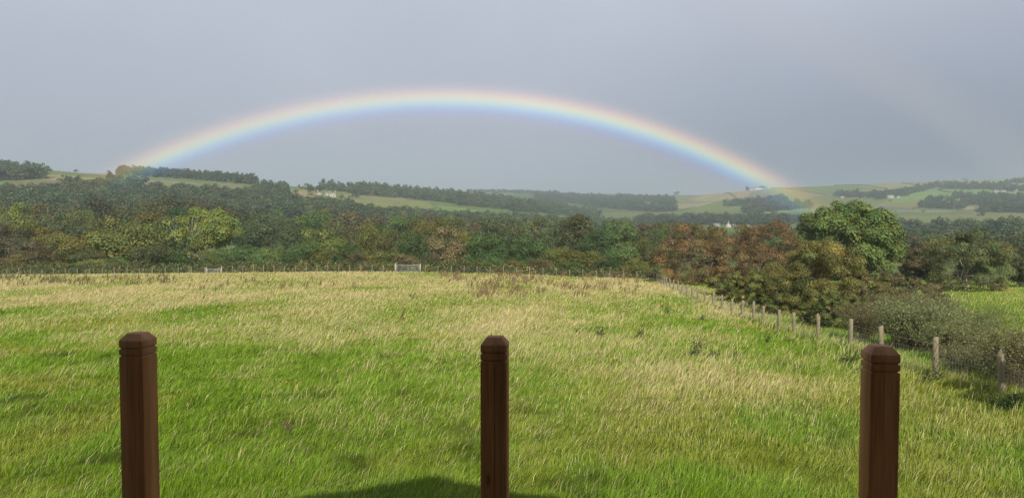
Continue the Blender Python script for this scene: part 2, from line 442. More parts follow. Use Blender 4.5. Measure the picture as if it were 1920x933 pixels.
def make_grass():
    Vs, Qs, Ts, Cs, off = [], [], [], [], 0
    def put(r):
        nonlocal off
        V, q, t, c = r
        Vs.append(V); Qs.append(q+off); Ts.append(t+off); Cs.append(c); off += len(V)
    # green leaves
    x, y = field_points(900000, 7.2, 126); k = keep_field(x, y); x, y = x[k], y[k]; n = len(x)
    s = straw_amount(x, y)
    clump = fbm(x/.45, y/.45, 61, 2); big = fbm(x/2.4, y/2.4, 65, 2)
    nf = np.exp(-np.abs(x-fence_x(y))/.55)*(.7+.9*(fbm(x/1.3, y/1.3, 99, 2)))
    Lh = (.05+.23*clump**1.3+.08*big)*rng.uniform(.5, 1.3, n)*(.85+.15*sstep(12, 25, y))*(1-.25*s)*(1+.9*nf)
    wid = np.maximum(.0055, .52*y/745)*rng.uniform(.6, 1.2, n)
    ang = .45+1.3*(fbm(x/1.1, y/1.1, 71, 2)-.5)*2+rng.normal(0, .45, n)
    lean = np.clip(.55+.5*(fbm(x/.8, y/.8, 75, 2)-.5)+rng.normal(0, .17, n), .1, .93)
    r = rng.uniform(0, 1, (n, 1))
    g = np.array([.110, .220, .012])*(1-r)+np.array([.240, .35, .030])*r
    dk = sstep(.62, .82, fbm(x/.9+5, y/.9, 81, 3))[:, None]
    g = g*(1-dk*.6)
    yel = sstep(.5, .72, fbm(x/3.2, y/5, 85, 3))[:, None]
    g = g*(1-yel*.6)+np.array([.29, .29, .045])*yel*.6
    st = (rng.uniform(0, 1, n) < s*.62)[:, None]
    sc_ = np.array([.56, .48, .21])*rng.uniform(.65, 1.15, (n, 1))
    col = np.where(st, sc_, g)*np.exp(rng.normal(0, .30, (n, 1)))
    put(blades(x, y, Lh, wid, lean, np.cos(ang), np.sin(ang), col))
    # tall flowering stalks, wind-blown to the right
    x, y = field_points(330000, 8, 126); k = keep_field(x, y); x, y = x[k], y[k]
    s = straw_amount(x, y); patch = fbm(x/.7, y/1.4, 91, 2)
    nf = np.exp(-np.abs(x-fence_x(y))/.6)
    k = rng.uniform(0, 1, len(x)) < np.clip(.022+(s**1.15)*(.2+1.3*patch)+nf*.7, 0, 1); x, y, s = x[k], y[k], s[k]; n = len(x)
    nf = np.exp(-np.abs(x-fence_x(y))/.6)
    Lh = rng.uniform(.18, .38, n)*(1+.4*sstep(12, 30, y))*(1-.2*sstep(40, 110, y))*(1+.35*nf)
    wid = np.maximum(.0035, .36*y/745)*rng.uniform(.6, 1.2, n)
    ang = .35+rng.normal(0, .42, n)+(fbm(x/2, y/2, 95, 2)-.5)
    lean = np.clip(.70+rng.normal(0, .20, n)-.35*nf, .2, .95)
    col = np.array([.66, .57, .29])*rng.uniform(.6, 1.15, (n, 1))
    ygs = (rng.uniform(0, 1, n) < .7*(1-s))[:, None]
    col = np.where(ygs, np.array([.40, .45, .12])*rng.uniform(.7, 1.2, (n, 1)), col)
    pk = (rng.uniform(0, 1, n) < .10)[:, None]
    col = np.where(pk, np.array([.42, .27, .17]), col)
    put(blades(x, y, Lh, wid, lean, np.cos(ang), np.sin(ang), col, head=1.5))
    o = mesh_np('meadow_grass', np.concatenate(Vs), np.concatenate(Qs), np.concatenate(Ts), M_grass, attrs={'col': np.concatenate(Cs)})
    tag(o, 'green and straw coloured meadow grass bent over by the wind', 'grass', kind='stuff')
make_grass()

def dock_verts(n_st, h, spread, colr):
    Vs, Qs, Ts, Cs, off = [], [], [], [], 0
    return
def make_docks():
    """brown seed stems of docks standing in the grass near the far fence"""
    def region(n, p0, p1, r0, r1, dens):
        out = []
        for _ in range(n):
            px = random.uniform(p0, p1); row = random.uniform(r0, r1)
            x, y, z = cast(px, row, 20, 125)
            if fbm(np.array([x/3.]), np.array([y/5.]), 33, 2)[0] < dens: out.append((x, y))
        return out
    pts = region(520, 820, 1200, 514, 546, .58)+region(160, 880, 1190, 546, 562, .5)+region(260, 0, 330, 519, 536, .55)+region(80, 330, 700, 526, 548, .42)
    pts = np.array(pts); pts = np.repeat(pts, 3, axis=0)+rng.normal(0, .12, (len(pts)*3, 2)); n = len(pts)
    x, y = pts[:, 0], pts[:, 1]
    ok = x < fence_x(y)-.5; x, y = x[ok], y[ok]; n = len(x)
    V, Q, Tt, Cc = blades(x, y, rng.uniform(.5, .95, n), np.maximum(.03, .5*y/745)*rng.uniform(.7, 1.3, n), np.clip(rng.normal(.35, .15, n), .05, .8), np.ones(n), np.zeros(n)+.2,
                      np.where(x[:, None] < -20, np.array([.17, .15, .06]), np.array([.22, .155, .075]))*rng.uniform(.7, 1.3, (n, 1)), head=1.3)
    o = mesh_np('dock_stems', V, Q, Tt, M_dock, attrs={'col': Cc})
    tag(o, 'brown dried dock stems scattered through the grass near the far fence', 'weeds', kind='stuff')
make_docks()

# ------------------------------------------------------------------ trees
def crown_points(nb, seed, flat=.9, low=.0, lobes=.22):
    """clump centres filling a domed crown of radius 1, height 0..1"""
    g = np.random.default_rng(seed)
    out = []
    ph = g.uniform(0, 6.28, 6)
    while len(out) < nb:
        d = g.normal(size=3); d /= np.linalg.norm(d)
        az = math.atan2(d[1], d[0])
        rad = 1+lobes*(math.sin(2*az+ph[0])*.35+math.sin(3*az+ph[1]+d[2]*2)*.4+math.sin(5*az+ph[2]+4*d[2])*.3)
        f = g.uniform(.45, 1.0)**.5 if g.uniform() < .85 else g.uniform(.2, .6)
        hx = math.hypot(d[0], d[1])+1e-6
        if d[2] < 0:                                  # the lower half keeps nearly its full width down to the ground
            k = (1-.30*d[2]**2)/hx if low < .1 else (1-.45*d[2]**2)/hx
            k = min(k, 1/hx); hxn = hx*k
            if low >= .1: hxn = hxn*(.75 if d[2] < -.8 else 1)
        else: hxn = hx
        x, y = d[0]/hx*hxn*rad*f*.84, d[1]/hx*hxn*rad*f*.84
        zt = .44+(d[2]*(.46*rad if d[2] > 0 else .42))*(f if d[2] > 0 else 1)
        out.append((x, y, low+(1-low)*min(max(zt, .02), .92), f))
    return np.array(out)
def crown_mesh(name, seed, w, h, nb, nl, ls, low=.05, rb=.26, lobes=.22, sparse=1.0, contrast=.3, mat=None, upbias=.35, link=False, droop=0):
    """leaf sized faces on the shells of many clumps; w = crown width, h = tree height"""
    g = np.random.default_rng(seed)
    P = crown_points(nb, seed, low=low, lobes=lobes)
    cen = P[:, :3]*np.array([w/2, w/2, h]); 
    br = rb*g.uniform(.6, 1.25, nb)*min(w, h*1.2)/2*1.1
    per = np.maximum((nl*br**2/np.sum(br**2)), 3).astype(int)
    idx = np.repeat(np.arange(nb), per); n = len(idx)
    d = g.normal(size=(n, 3)); d /= np.linalg.norm(d, axis=1)[:, None]
    d[:, 2] = np.where((d[:, 2] < -.2) & (g.uniform(0, 1, n) < .6), -d[:, 2], d[:, 2])
    rr = g.uniform(.45, 1.0, n)**.6*(1+.25*g.normal(size=n)*.6)
    pos = cen[idx]+d*(br[idx]*rr)[:, None]*np.array([1, 1, .75])
    pos[:, 2] = np.maximum(pos[:, 2], .03)
    if droop: pos[:, 0] += droop*(pos[:, 2]/h)**2*w*.5
    out = d*1.0+np.array([0, 0, upbias])+g.normal(size=(n, 3))*.30
    out /= np.linalg.norm(out, axis=1)[:, None]
    t = np.cross(out, g.normal(size=(n, 3))); t /= np.linalg.norm(t, axis=1)[:, None]+1e-9
    b = np.cross(out, t)
    s = ls*g.uniform(.6, 1.3, n)[:, None]
    V = np.stack([pos+t*s*.62, pos+b*s*.42, pos-t*s*.62, pos-b*s*.42], 1).reshape(-1, 3)
    Q = np.arange(n*4).reshape(-1, 4)
    bt = g.normal(0, contrast*.45, nb)
    v = np.exp(bt[idx]*1.15+g.normal(0, contrast*.28, n))
    hue = g.normal(0, .10, nb)[idx]+g.normal(0, .08, n)
    tint = np.stack([v*(1+hue), v*np.ones(n), v*(1-.5*hue)], 1)
    tint = np.repeat(tint, 4, axis=0)
    return mesh_np(name, V, Q, None, mat or M_crown, attrs={'tint': tint}, link=link), cen, br
def trunk_mesh(name, seed, h, cen, rt, low=.1, mat=None, limbs=8, split=.28, link=False, stems=1, n=7):
    g = np.random.default_rng(seed+77); mb = MB()
    order = g.permutation(len(cen))[:limbs]
    for s_ in range(stems):
        sx, sy = (0, 0) if stems == 1 else (g.normal(0, .04*h), g.normal(0, .03*h))
        top = np.array([sx*3+g.normal(0, .03*h), sy*3+g.normal(0, .03*h), h*split])
        base = np.array([sx, sy, -.3]); mid = (base+top)/2+np.array([g.normal(0, .02*h), 0, 0])
        mb.tube([base, [sx, sy, .05], mid, top], [rt*1.35, rt*1.15, rt*.95, rt*.8], n)
        for q, k in enumerate(order):
            if q % stems != s_: continue
            c = cen[k]; m1 = top*.5+c*.5+g.normal(0, .05*h, 3); m1[2] = max(m1[2], top[2]+.1*h*.5)
            m0 = top*.8+c*.2; m0[2] += .05*h
            r0 = rt*g.uniform(.4, .62)
            mb.tube([top-np.array([0, 0, .05*h]), m0, m1, c], [r0, r0*.8, r0*.55, r0*.2], 5)
            for _ in range(2):
                e = c+g.normal(0, .09*h, 3); e[2] = max(e[2], m1[2]*.8)
                mb.tube([m1, (m1+e)/2+g.normal(0, .015*h, 3), e], [r0*.4, r0*.26, r0*.1], 4)
    return mb.build(name, mat or M_bark, None, True, link)

# shared crown and trunk shapes: (crown mesh, trunk mesh) of a 10 m tree, 10 m wide
PROTO = {}
def proto(kind, i, **kw):
    low = kw.pop('low', .05); tm = kw.pop('tm', None); limbs = kw.pop('limbs', 8); stems = kw.pop('stems', 1); split = kw.pop('split', .28); rt = kw.pop('rt', .22)
    ph_ = kw.pop('h', 10)
    c, cen, br = crown_mesh('crown', 100+i*13+sum(map(ord, kind)), 10, ph_, low=low, **kw)
    t = trunk_mesh('trunk', 7*i+len(kind), ph_, cen, rt, low, tm, limbs, split, stems=stems)
    PROTO.setdefault(kind, []).append((c.data, t.data, ph_))
    bpy.data.objects.remove(c); bpy.data.objects.remove(t)
for i in range(8): proto('hedge', i, h=(7.5 if i % 2 else 9.5), nb=36, nl=10000, ls=.24, low=.0, rb=.36, lobes=.22, contrast=.17)
for i in range(5): proto('tree', i, nb=34, nl=9000, ls=.27, low=.10, rb=.35, lobes=.24, contrast=.17)
for i in range(5): proto('far', i, nb=20, nl=2000, ls=.50, low=.05, rb=.36, lobes=.3, contrast=.18, limbs=3)
# conifer
def conifer(i):
    g = np.random.default_rng(300+i); n = 2200
    z = 10*(1-np.sqrt(g.uniform(0.002, .93, n))); z = np.clip(z, .6, 9.95)
    tier = (np.round(z/.75)*.75); z = z*.45+tier*.55
    r = (10-z)/10*2.6*g.uniform(.35, 1, n)**.5*(1+.2*np.sin(g.uniform(0, 6.3, n))); a = g.uniform(0, 2*PI, n)
    r *= 1+.25*np.sin(a*3+tier*5)
    pos = np.stack([r*np.cos(a), r*np.sin(a), z-.18*r+g.normal(0, .12, n)], 1)
    out = np.stack([np.cos(a)*.6, np.sin(a)*.6, np.ones(n)*.7], 1)+g.normal(size=(n, 3))*.4
    out /= np.linalg.norm(out, axis=1)[:, None]
    t = np.cross(out, g.normal(size=(n, 3))); t /= np.linalg.norm(t, axis=1)[:, None]; b = np.cross(out, t)
    s = g.uniform(.2, .42, n)[:, None]
    V = np.stack([pos+t*s, pos+b*s*.6, pos-t*s, pos-b*s*.6], 1).reshape(-1, 3)
    v = np.repeat(np.exp(g.normal(0, .25, n)), 4)[:, None]*np.ones((1, 3))
    c = mesh_np('crown', V, np.arange(n*4).reshape(-1, 4), None, M_crown, attrs={'tint': v}, link=False)
    mb = MB(); mb.tube([(0, 0, -.3), (0, 0, 4), (0, 0, 9.6)], [.22, .15, .03], 6)
    t_ = mb.build('trunk', M_bark, None, True, False)
    PROTO.setdefault('conifer', []).append((c.data, t_.data, 10)); bpy.data.objects.remove(c); bpy.data.objects.remove(t_)
for i in range(2): conifer(i)

GREEN = (0.098, 0.143, 0.040); YELG = (0.158, 0.192, 0.046); OLIVE = (0.134, 0.138, 0.034); BROWN = (0.135, 0.112, 0.052); RUST = (0.155, 0.100, 0.040)
DARK = (0.056, 0.096, 0.030); GREY = (0.105, 0.138, 0.058); TANB = (0.155, 0.130, 0.062); DOLIVE = (0.092, 0.102, 0.034); DBROWN = (0.100, 0.090, 0.046); AMBER = (0.165, 0.150, 0.050); LEAF = (0.088, 0.140, 0.040)
CN = {GREEN: 'mid green', YELG: 'yellow-green', OLIVE: 'olive green', BROWN: 'autumn brown', RUST: 'rust brown', DARK: 'dark green', GREY: 'grey-green',
      TANB: 'tan brown', DOLIVE: 'dark olive', DBROWN: 'dark brown', AMBER: 'amber', LEAF: 'fresh green'}
def ordn(n):
    w = ['first', 'second', 'third', 'fourth', 'fifth', 'sixth', 'seventh', 'eighth', 'ninth', 'tenth', 'eleventh', 'twelfth', 'thirteenth', 'fourteenth', 'fifteenth', 'sixteenth', 'seventeenth', 'eighteenth', 'nineteenth']
    t = ['', '', 'twenty', 'thirty', 'forty', 'fifty', 'sixty', 'seventy', 'eighty', 'ninety']
    if n <= 19: return w[n-1]
    return (t[n//10][:-1]+'ieth') if n % 10 == 0 else t[n//10]+'-'+w[n % 10-1]
TREES = []
LIMX = [-300, 0, 110, 200, 350, 480, 545, 600, 660, 700, 830, 900, 1100, 1300, 1500, 1700, 2200]
LIMR = [345, 343, 346, 352, 355, 358, 368, 371, 372, 388, 392, 398, 406, 414, 420, 434, 434]
def limit(px): return float(np.interp(px, LIMX, LIMR))
def plant(kind, px, top, wpx, D, colr, name='broadleaf_tree', label=None, row='', group=None, cat='tree', ground=None, dy=0):
    x = x_of(px, D); z = Hs(x, D)
    if ground is not None: x, D, z = ground
    h = z_of(px, top, D)-z; w = wpx/F*D
    h = max(h, 1.0)
    i = random.randrange(len(PROTO[kind])); cm, tm, ph_ = PROTO[kind][i]
    root = empty(name, (x, D, z-.05), random.uniform(0, 2*PI))
    sw = w/(9.6 if kind != 'conifer' else 5.2); sh = h/(ph_*.97)
    root.scale = (sw, sw, sh)
    cr = bpy.data.objects.new('crown', cm); C.objects.link(cr); cr.parent = root
    tr = bpy.data.objects.new('trunk', tm); C.objects.link(tr); tr.parent = root
    j = (1+random.uniform(-.2, .2))*(1.08 if row == 'front' else .92); j *= 1.1; cr.color = (colr[0]*j*random.uniform(.94, 1.06), colr[1]*j, colr[2]*j, 1)
    tag(root, label, cat, group)
    TREES.append((row, px, root, colr, kind, h, w))
    return root

# --- first row: the hedgerow trees and shrubs right behind the far fence (px, top, width, depth, colour, kind, own label)
FR = [
 (-60,455,110,140,OLIVE,'hedge'),(18,441,95,139,DBROWN,'hedge'),(72,448,80,138,BROWN,'hedge'),(118,433,86,141,OLIVE,'hedge'),(40,470,70,134,AMBER,'hedge'),
 (168,470,60,136,DOLIVE,'hedge'),(235,402,150,152,YELG,'hedge'),(178,425,80,150,OLIVE,'hedge'),(285,456,76,135,DOLIVE,'hedge'),(172,484,52,131,YELG,'hedge'),(215,478,50,132,GREEN,'hedge'),
 (455,456,90,140,LEAF,'hedge'),(410,470,60,132,GREEN,'hedge'),(330,472,60,136,DARK,'hedge'),(352,484,50,130,DARK,'hedge'),
 (522,459,72,124,GREEN,'hedge'),(548,470,60,122,DARK,'hedge'),(605,430,92,131,YELG,'hedge'),(575,450,60,127,GREEN,'hedge'),(613,462,58,119,OLIVE,'hedge'),(655,455,60,121,DARK,'hedge'),
 (700,424,72,130,OLIVE,'hedge'),(668,468,50,117,BROWN,'hedge'),(738,430,70,127,DOLIVE,'hedge'),(718,466,60,118,OLIVE,'hedge'),(774,430,60,122,DARK,'hedge'),(760,474,46,115,BROWN,'hedge'),
 (828,427,84,125,TANB,'hedge'),(805,470,50,117,DBROWN,'hedge'),(868,432,50,128,OLIVE,'hedge'),(905,431,78,125,LEAF,'hedge'),(952,452,52,123,DARK,'hedge'),(925,480,50,114,GREEN,'hedge'),(870,484,50,114,DOLIVE,'hedge'),
 (990,441,66,122,LEAF,'hedge'),(1045,456,66,118,OLIVE,'hedge'),(1015,482,50,112,BROWN,'hedge'),(965,486,44,113,OLIVE,'hedge'),
 (1102,464,78,116,OLIVE,'hedge'),(1070,486,52,111,GREEN,'hedge'),(1170,459,68,115,GREEN,'hedge'),(1140,478,50,112,DARK,'hedge'),(1210,440,60,116,DOLIVE,'hedge'),(1195,482,50,110,OLIVE,'hedge'),
]
for p in FR: plant(p[5], p[0], p[1], p[2]*1.12, p[3], p[4], 'hedgerow_tree', row='front', group='trees and shrubs in the hedgerow behind the far fence')
# --- second row
SR = [
 (-70,380,110,210,DOLIVE),(25,374,84,200,YELG),(75,382,70,230,AMBER),(100,394,90,212,GREY),(178,372,96,230,DBROWN),(150,395,70,205,OLIVE),(240,385,90,255,GREY),(300,372,80,270,DOLIVE),
 (350,364,110,290,DBROWN),(430,380,66,250,DBROWN),(466,415,60,225,DARK),(507,392,70,220,GREY),(550,416,64,200,GREY),(583,390,84,230,GREEN),(470,395,60,270,DOLIVE),
 (662,390,86,220,BROWN),(632,416,60,200,DOLIVE),(732,403,74,220,GREEN),(695,420,60,190,OLIVE),(770,400,66,230,OLIVE),(812,404,72,210,OLIVE),(856,412,76,205,OLIVE),(895,408,60,225,DBROWN),
 (925,405,76,205,GREY),(962,408,60,215,DOLIVE),(1002,403,80,200,GREY),(1058,402,62,190,GREY),(1084,402,80,188,DOLIVE),(1160,414,84,182,GREEN),(1120,430,66,175,DARK),(1205,416,66,220,DBROWN),(1250,414,70,235,OLIVE),
 (1290,418,70,240,GREY),(1225,430,60,180,GREEN),(330,390,80,200,DARK),(280,395,70,195,OLIVE),(210,405,80,185,DOLIVE),(130,415,80,180,GREY),(70,415,80,175,OLIVE),(10,415,80,172,DBROWN),
 (1705,440,70,180,DBROWN),(1755,440,70,200,GREEN),(1900,450,70,160,DOLIVE),(1960,440,90,170,GREY),(1330,425,70,200,OLIVE),(1400,430,60,210,DOLIVE),(1460,425,60,200,GREEN)]
for p in SR: plant('tree', p[0], p[1], p[2]*1.1, p[3], p[4], 'woodland_tree', row='second', group='trees of the second row beyond the far fence')
# --- the belts farther down and up the slope
OPEN = [[(640,362),(830,376),(900,393),(880,404),(700,392),(630,380)], [(-300,300),(90,312),(480,350),(490,364),(300,352),(150,334),(-300,326)], [(430,452),(505,452),(505,482),(430,482)],
        [(540,345),(640,352),(640,372),(600,372),(545,368)],[(1378,420),(1412,420),(1418,446),(1378,446)],[(1680,428),(1760,428),(1760,441),(1680,441)],[(1640,340),(1920,330),(1920,428),(1640,428)],[(820,383),(905,396),(890,404),(815,396)],[(190,352),(260,352),(260,362),(190,362)],[(1020,455),(1135,450),(1135,462),(1020,466)]]
belts = [(300, 30, 27), (370, 27, 31), (450, 24, 34), (540, 21, 37), (640, 19, 30), (760, 17, 22)]
for bi, (D0, dpx, nmax) in enumerate(belts):
    k = 0
    for px in np.linspace(-120, 2040, int(2160/ (dpx*2.0))):
        if k > 60: break
        px = px+random.uniform(-12, 12); D = D0*random.uniform(.9, 1.1)
        x = x_of(px, D); z = Hs(x, D); rw = row_of(x, D, z)
        if any(in_poly(np.array([px]), np.array([rw-f]), po)[0] for po in OPEN for f in (0, 6, 12)): continue
        if D0 > 600 and px > 1350: continue
        if D0 > 500 and px > 1500: continue
        hh = random.uniform(8.5, 13.5); top = rw-hh/D*F
        if top < limit(px)+random.uniform(-3, 8): continue
        cl = random.choice([GREEN, OLIVE, GREY, GREY, DARK, DOLIVE, DBROWN, GREY, OLIVE, BROWN])
        kd = 'conifer' if random.random() < .07 else 'far'
        plant(kd, px, top, random.uniform(9, 14)/D*F if kd == 'far' else hh*.45/D*F, D, cl, 'conifer_tree' if kd == 'conifer' else 'woodland_tree', row='belt%d' % bi, group='trees of the wooded slope beyond the hedgerow')
        k += 1
# lone trees seen against fields and sky, placed on the ground they stand on (px, base row, height px, width px, colour)
LONE = [(143,321,6,9,DARK,'small round tree alone on the left skyline field'),(65,318,13,14,DARK,'tree with a rounded head beside the clump at the left end of the skyline'),
 (498,346,9,9,DARK,'small tree on the skyline just right of the hilltop plantation'),(523,350,10,8,DARK,'slim tree on the skyline left of the farm'),(536,351,6,6,DARK,'tiny tree on the skyline left of the farm'),(561,352,6,6,DARK,'tiny tree on the skyline above the farm'),
 (578,366,22,26,GREY,'large rounded tree left of the pale farmhouse'),(597,362,12,16,DARK,'dark tree behind the low farm outbuilding'),(556,362,7,9,DARK,'round bush on the tan field left of the farm'),
 (628,352,8,5,DARK,'left one of two small dark pines above the farmhouse'),(634,352,8,5,DARK,'right one of two small dark pines above the farmhouse'),(663,372,24,22,DARK,'tall dark tree group right of the farmhouse'),(655,362,12,14,GREY,'tree on the brow right of the farmhouse'),(648,360,9,10,GREY,'small tree on the brow above the farmhouse'),
 (641,378,14,12,GREY,'tree in the field below the farmhouse'),
 (1401,351,8,9,DARK,'dark tree at the left end of the hilltop farm'),(1431,350,8,14,DARK,'wide tree at the right end of the hilltop farm'),(1475,350,3,3,DARK,'tiny tree on the right skyline'),
 (1670,379,4,7,DARK,'small bush in the pasture below the far white farm'),(1732,397,4,5,DARK,'small bush on the hedge line of the right hillside'),(1703,396,4,4,DARK,'tiny bush on the left part of the hillside hedge'),(1712,392,3,5,DARK,'tiny bush above the hillside hedge'),
 (1788,336,3,4,DARK,'tiny tree on the pale skyline of the right hill, leftmost of three'),(1807,336,4,5,DARK,'middle tree of three on the pale skyline of the right hill'),(1813,336,3,4,DARK,'rightmost tree of three on the pale skyline of the right hill'),
 (1803,362,6,9,DARK,'dark tree beside the wall in the bright hillside pasture'),(1822,363,4,6,DARK,'small tree at the end of the wall in the hillside pasture'),(1838,405,16,18,DARK,'rounded tree standing out from the lower left of the hillside wood'),
 (1270,362,8,12,DARK,'small tree clump on the ridge left of the moorland'),(1395,440,20,22,DARK,'dark bushy tree in front of the long pale wall')]
for px, br_, hp, wp, cl, lb in LONE:
    g_ = cast(px, br_, 300)
    r_ = plant('far', px, row_of(*g_)-hp, wp, g_[1], cl, 'lone_tree', lb, row='lone', ground=g_)

# ------------------------------------------------------------------ woods far off that read as one mass
def wood(label, strips, h, colr, spacing=7.5, dmin=300, hv=.38, lim=False):
    """strips: (px0,row0,px1,row1,thickness in rows); merged far crowns"""
    base = PROTO['far'][0][0]
    protos = []
    for cm, _, _h in PROTO['far']:
        n = len(cm.vertices); co = np.zeros(n*3, np.float32); cm.vertices.foreach_get('co', co)
        tt = np.zeros(n*4, np.float32); cm.attributes['tint'].data.foreach_get('color', tt)
        keep = np.repeat(np.random.default_rng(3).uniform(0, 1, n//4) < .30, 4)
        protos.append((co.reshape(-1, 3)[keep], tt.reshape(-1, 4)[keep][:, :3]))
    Vs, Ts, pts = [], [], []
    for (a0, b0, a1, b1, th) in strips:
        Dm = cast((a0+a1)/2, (b0+b1)/2, dmin)[1]
        npx = max(3, int(abs(a1-a0)/F*Dm/spacing*1.9))
        nr = max(2, int(th/1.5))
        for i in range(npx):
            for r_ in range(nr):
                f = (i+random.uniform(-.5, .5))/max(1, npx-1); px = a0+(a1-a0)*f
                row = b0+(b1-b0)*f - th*(r_+random.random())/nr
                x, y, z = cast(px, row, dmin)
                if lim and row-h/y*F < limit(px)+random.uniform(-2, 3): continue
                pts.append((x+random.uniform(-2, 2), y+random.uniform(-4, 4), z))
    root = None
    cx = sum(p[0] for p in pts)/len(pts); cy = sum(p[1] for p in pts)/len(pts)
    for x, y, z in pts:
        z = Hs(x, y)
        co, tt = protos[random.randrange(len(protos))]
        a = random.uniform(0, 2*PI); hh = h*random.uniform(1-hv, 1+hv)/10; ww = spacing*random.uniform(1.1, 1.7)/10
        ca, sa = math.cos(a), math.sin(a)
        V = np.stack([(co[:, 0]*ca-co[:, 1]*sa)*ww+x, (co[:, 0]*sa+co[:, 1]*ca)*ww+y, co[:, 2]*hh+z], 1)
        # keep the leaf faces large enough: scale each quad about its centre
        c4 = V.reshape(-1, 4, 3); m4 = c4.mean(1, keepdims=True); V = (m4+(c4-m4)*1.9).reshape(-1, 3)
        Vs.append(V); Ts.append(tt*np.exp(random.gauss(0, .16))*np.array([random.uniform(.85, 1.2), 1, 1]))
    V = np.concatenate(Vs); o = mesh_np('distant_wood', V-np.array([cx, cy, 0]), np.arange(len(V)).reshape(-1, 4), None, M_crown, attrs={'tint': np.concatenate(Ts)})
    o.location = (cx, cy, 0); o.color = (*colr, 1)
    tag(o, label, 'wood', kind='stuff')
    return len(pts)
WC = (.058, .086, .040); WG = (.078, .108, .044)
nw = 0
nw += wood('dark plantation along the left skyline under the foot of the rainbow', [(224,329,350,336,5),(350,336,478,347,5)], 11, WC, 6, 700, hv=.14)
nw += wood('clump of dark trees at the far left end of the skyline', [(-60,314,52,316,3)], 9, WC, 8, 600)
nw += wood('dark belt of trees below the skyline at the left edge', [(-80,342,80,336,5)], 12, WG, 9, 500)
nw += wood('dark copse on the left hillside below the plantation', [(205,354,262,355,4)], 11, WC, 8, 450)
nw += wood('long line of bluish trees across the left hillside below the fields', [(120,352,220,358,3),(255,364,470,374,5),(470,374,540,376,5)], 8, WG, 8, 450)
nw += wood('wood on the brow left of the farmhouse with grey-green crowns', [(480,364,535,366,6)], 11, WG, 8, 500)
nw += wood('long dense wood covering the middle hill', [(672,366,760,372,11),(760,372,860,383,17),(860,385,960,394,16),(960,396,1060,404,14),(1060,405,1120,410,7)], 13, WG, 9, 600)
nw += wood('trees around the brow above the farmhouse', [(600,357,665,361,3)], 11, WG, 8, 600)
nw += wood('hazy wooded valley side in the far centre', [(1010,374,1100,384,12),(1100,388,1180,394,18),(1180,394,1260,400,8)], 14, WC, 15, 1500)
nw += wood('hazy wood on the spur left of the right hill', [(1160,376,1262,383,8)], 13, WC, 12, 1200)
nw += wood('dark wood along the foot of the right hill', [(1225,416,1330,416,5),(1330,416,1500,417,5)], 8, WC, 10, 700)
nw += wood('tree belt crossing the fields under the right foot of the rainbow', [(1365,388,1440,383,4),(1430,386,1472,380,6),(1400,401,1515,391,6)], 12, WC, 10, 800)
nw += wood('line of trees climbing past the far white farm', [(1570,369,1650,372,3),(1650,374,1700,368,7),(1700,366,1758,352,5)], 12, WC, 10, 900)
nw += wood('long straight plantation near the top of the right hill', [(1768,355,1865,356,6),(1865,354,1895,348,4)], 12, WC, 10, 900)
nw += wood('triangular copse in the middle of the bright hillside pasture', [(1728,390,1800,393,3),(1742,387,1765,386,7),(1778,378,1805,370,2)], 12, WC, 9, 800)
nw += wood('big dark wood at the right end of the hillside', [(1812,387,1850,385,12),(1845,398,1960,400,24)], 14, WC, 10, 700)
nw += wood('dark trees around the village at the top right', [(1868,359,1990,360,3),(1900,345,1990,342,4)], 12, WC, 9, 900)
nw += wood('belt of trees along the valley bottom on the right', [(1670,437,1770,440,5),(1785,443,1850,441,7),(1850,446,1990,440,11)], 9, WG, 10, 400, hv=.5)
nw += wood('far trees on the central horizon', [(880,361,1000,363,2),(1000,365,1060,370,2)], 11, WC, 16, 2200)

nw += wood('continuous woodland over the lower left hillside', [(-80,400,200,405,40),(200,405,480,408,42)], 8.5, WG, 9, 350, lim=True)
nw += wood('woodland filling the slope below the farmhouse', [(480,405,600,412,34),(600,412,760,416,30)], 8.5, WG, 9, 350, lim=True)
nw += wood('woodland below the long wood of the middle hill', [(700,418,900,424,24),(900,424,1200,432,20)], 8.5, WG, 9, 350, lim=True)
nw += wood('woods beyond the meadow on the right behind the thorn tree', [(1660,474,2000,474,20)], 5.5, WG, 8, 200)
nw += wood('straggling trees along the right valley side in front of the hill', [(1200,420,1480,424,6)], 11, WC, 10, 450)
def auto_labels():
    names = {'front': 'the hedgerow behind the far fence', 'second': 'the second row behind the fence',
             'belt0': 'the third tree row beyond the field', 'belt1': 'the fourth tree row beyond the field', 'belt2': 'the fifth tree row beyond the field',
             'belt3': 'the sixth tree row beyond the field', 'belt4': 'the tree row under the hills', 'belt5': 'the farthest tree row'}
    for rk, nm in names.items():
        ts = sorted([t for t in TREES if t[0] == rk], key=lambda t: t[1])
        for i, t in enumerate(ts):
            size = 'tall' if t[5] > 11 else ('low' if t[5] < 5.5 else 'rounded')
            what = 'conifer' if t[4] == 'conifer' else ('shrub' if t[5] < 4.5 else 'tree')
            t[2]['label'] = '%s %s %s, %s from left in %s' % (size, CN[t[3]], what, ordn(i+1), nm)
auto_labels()

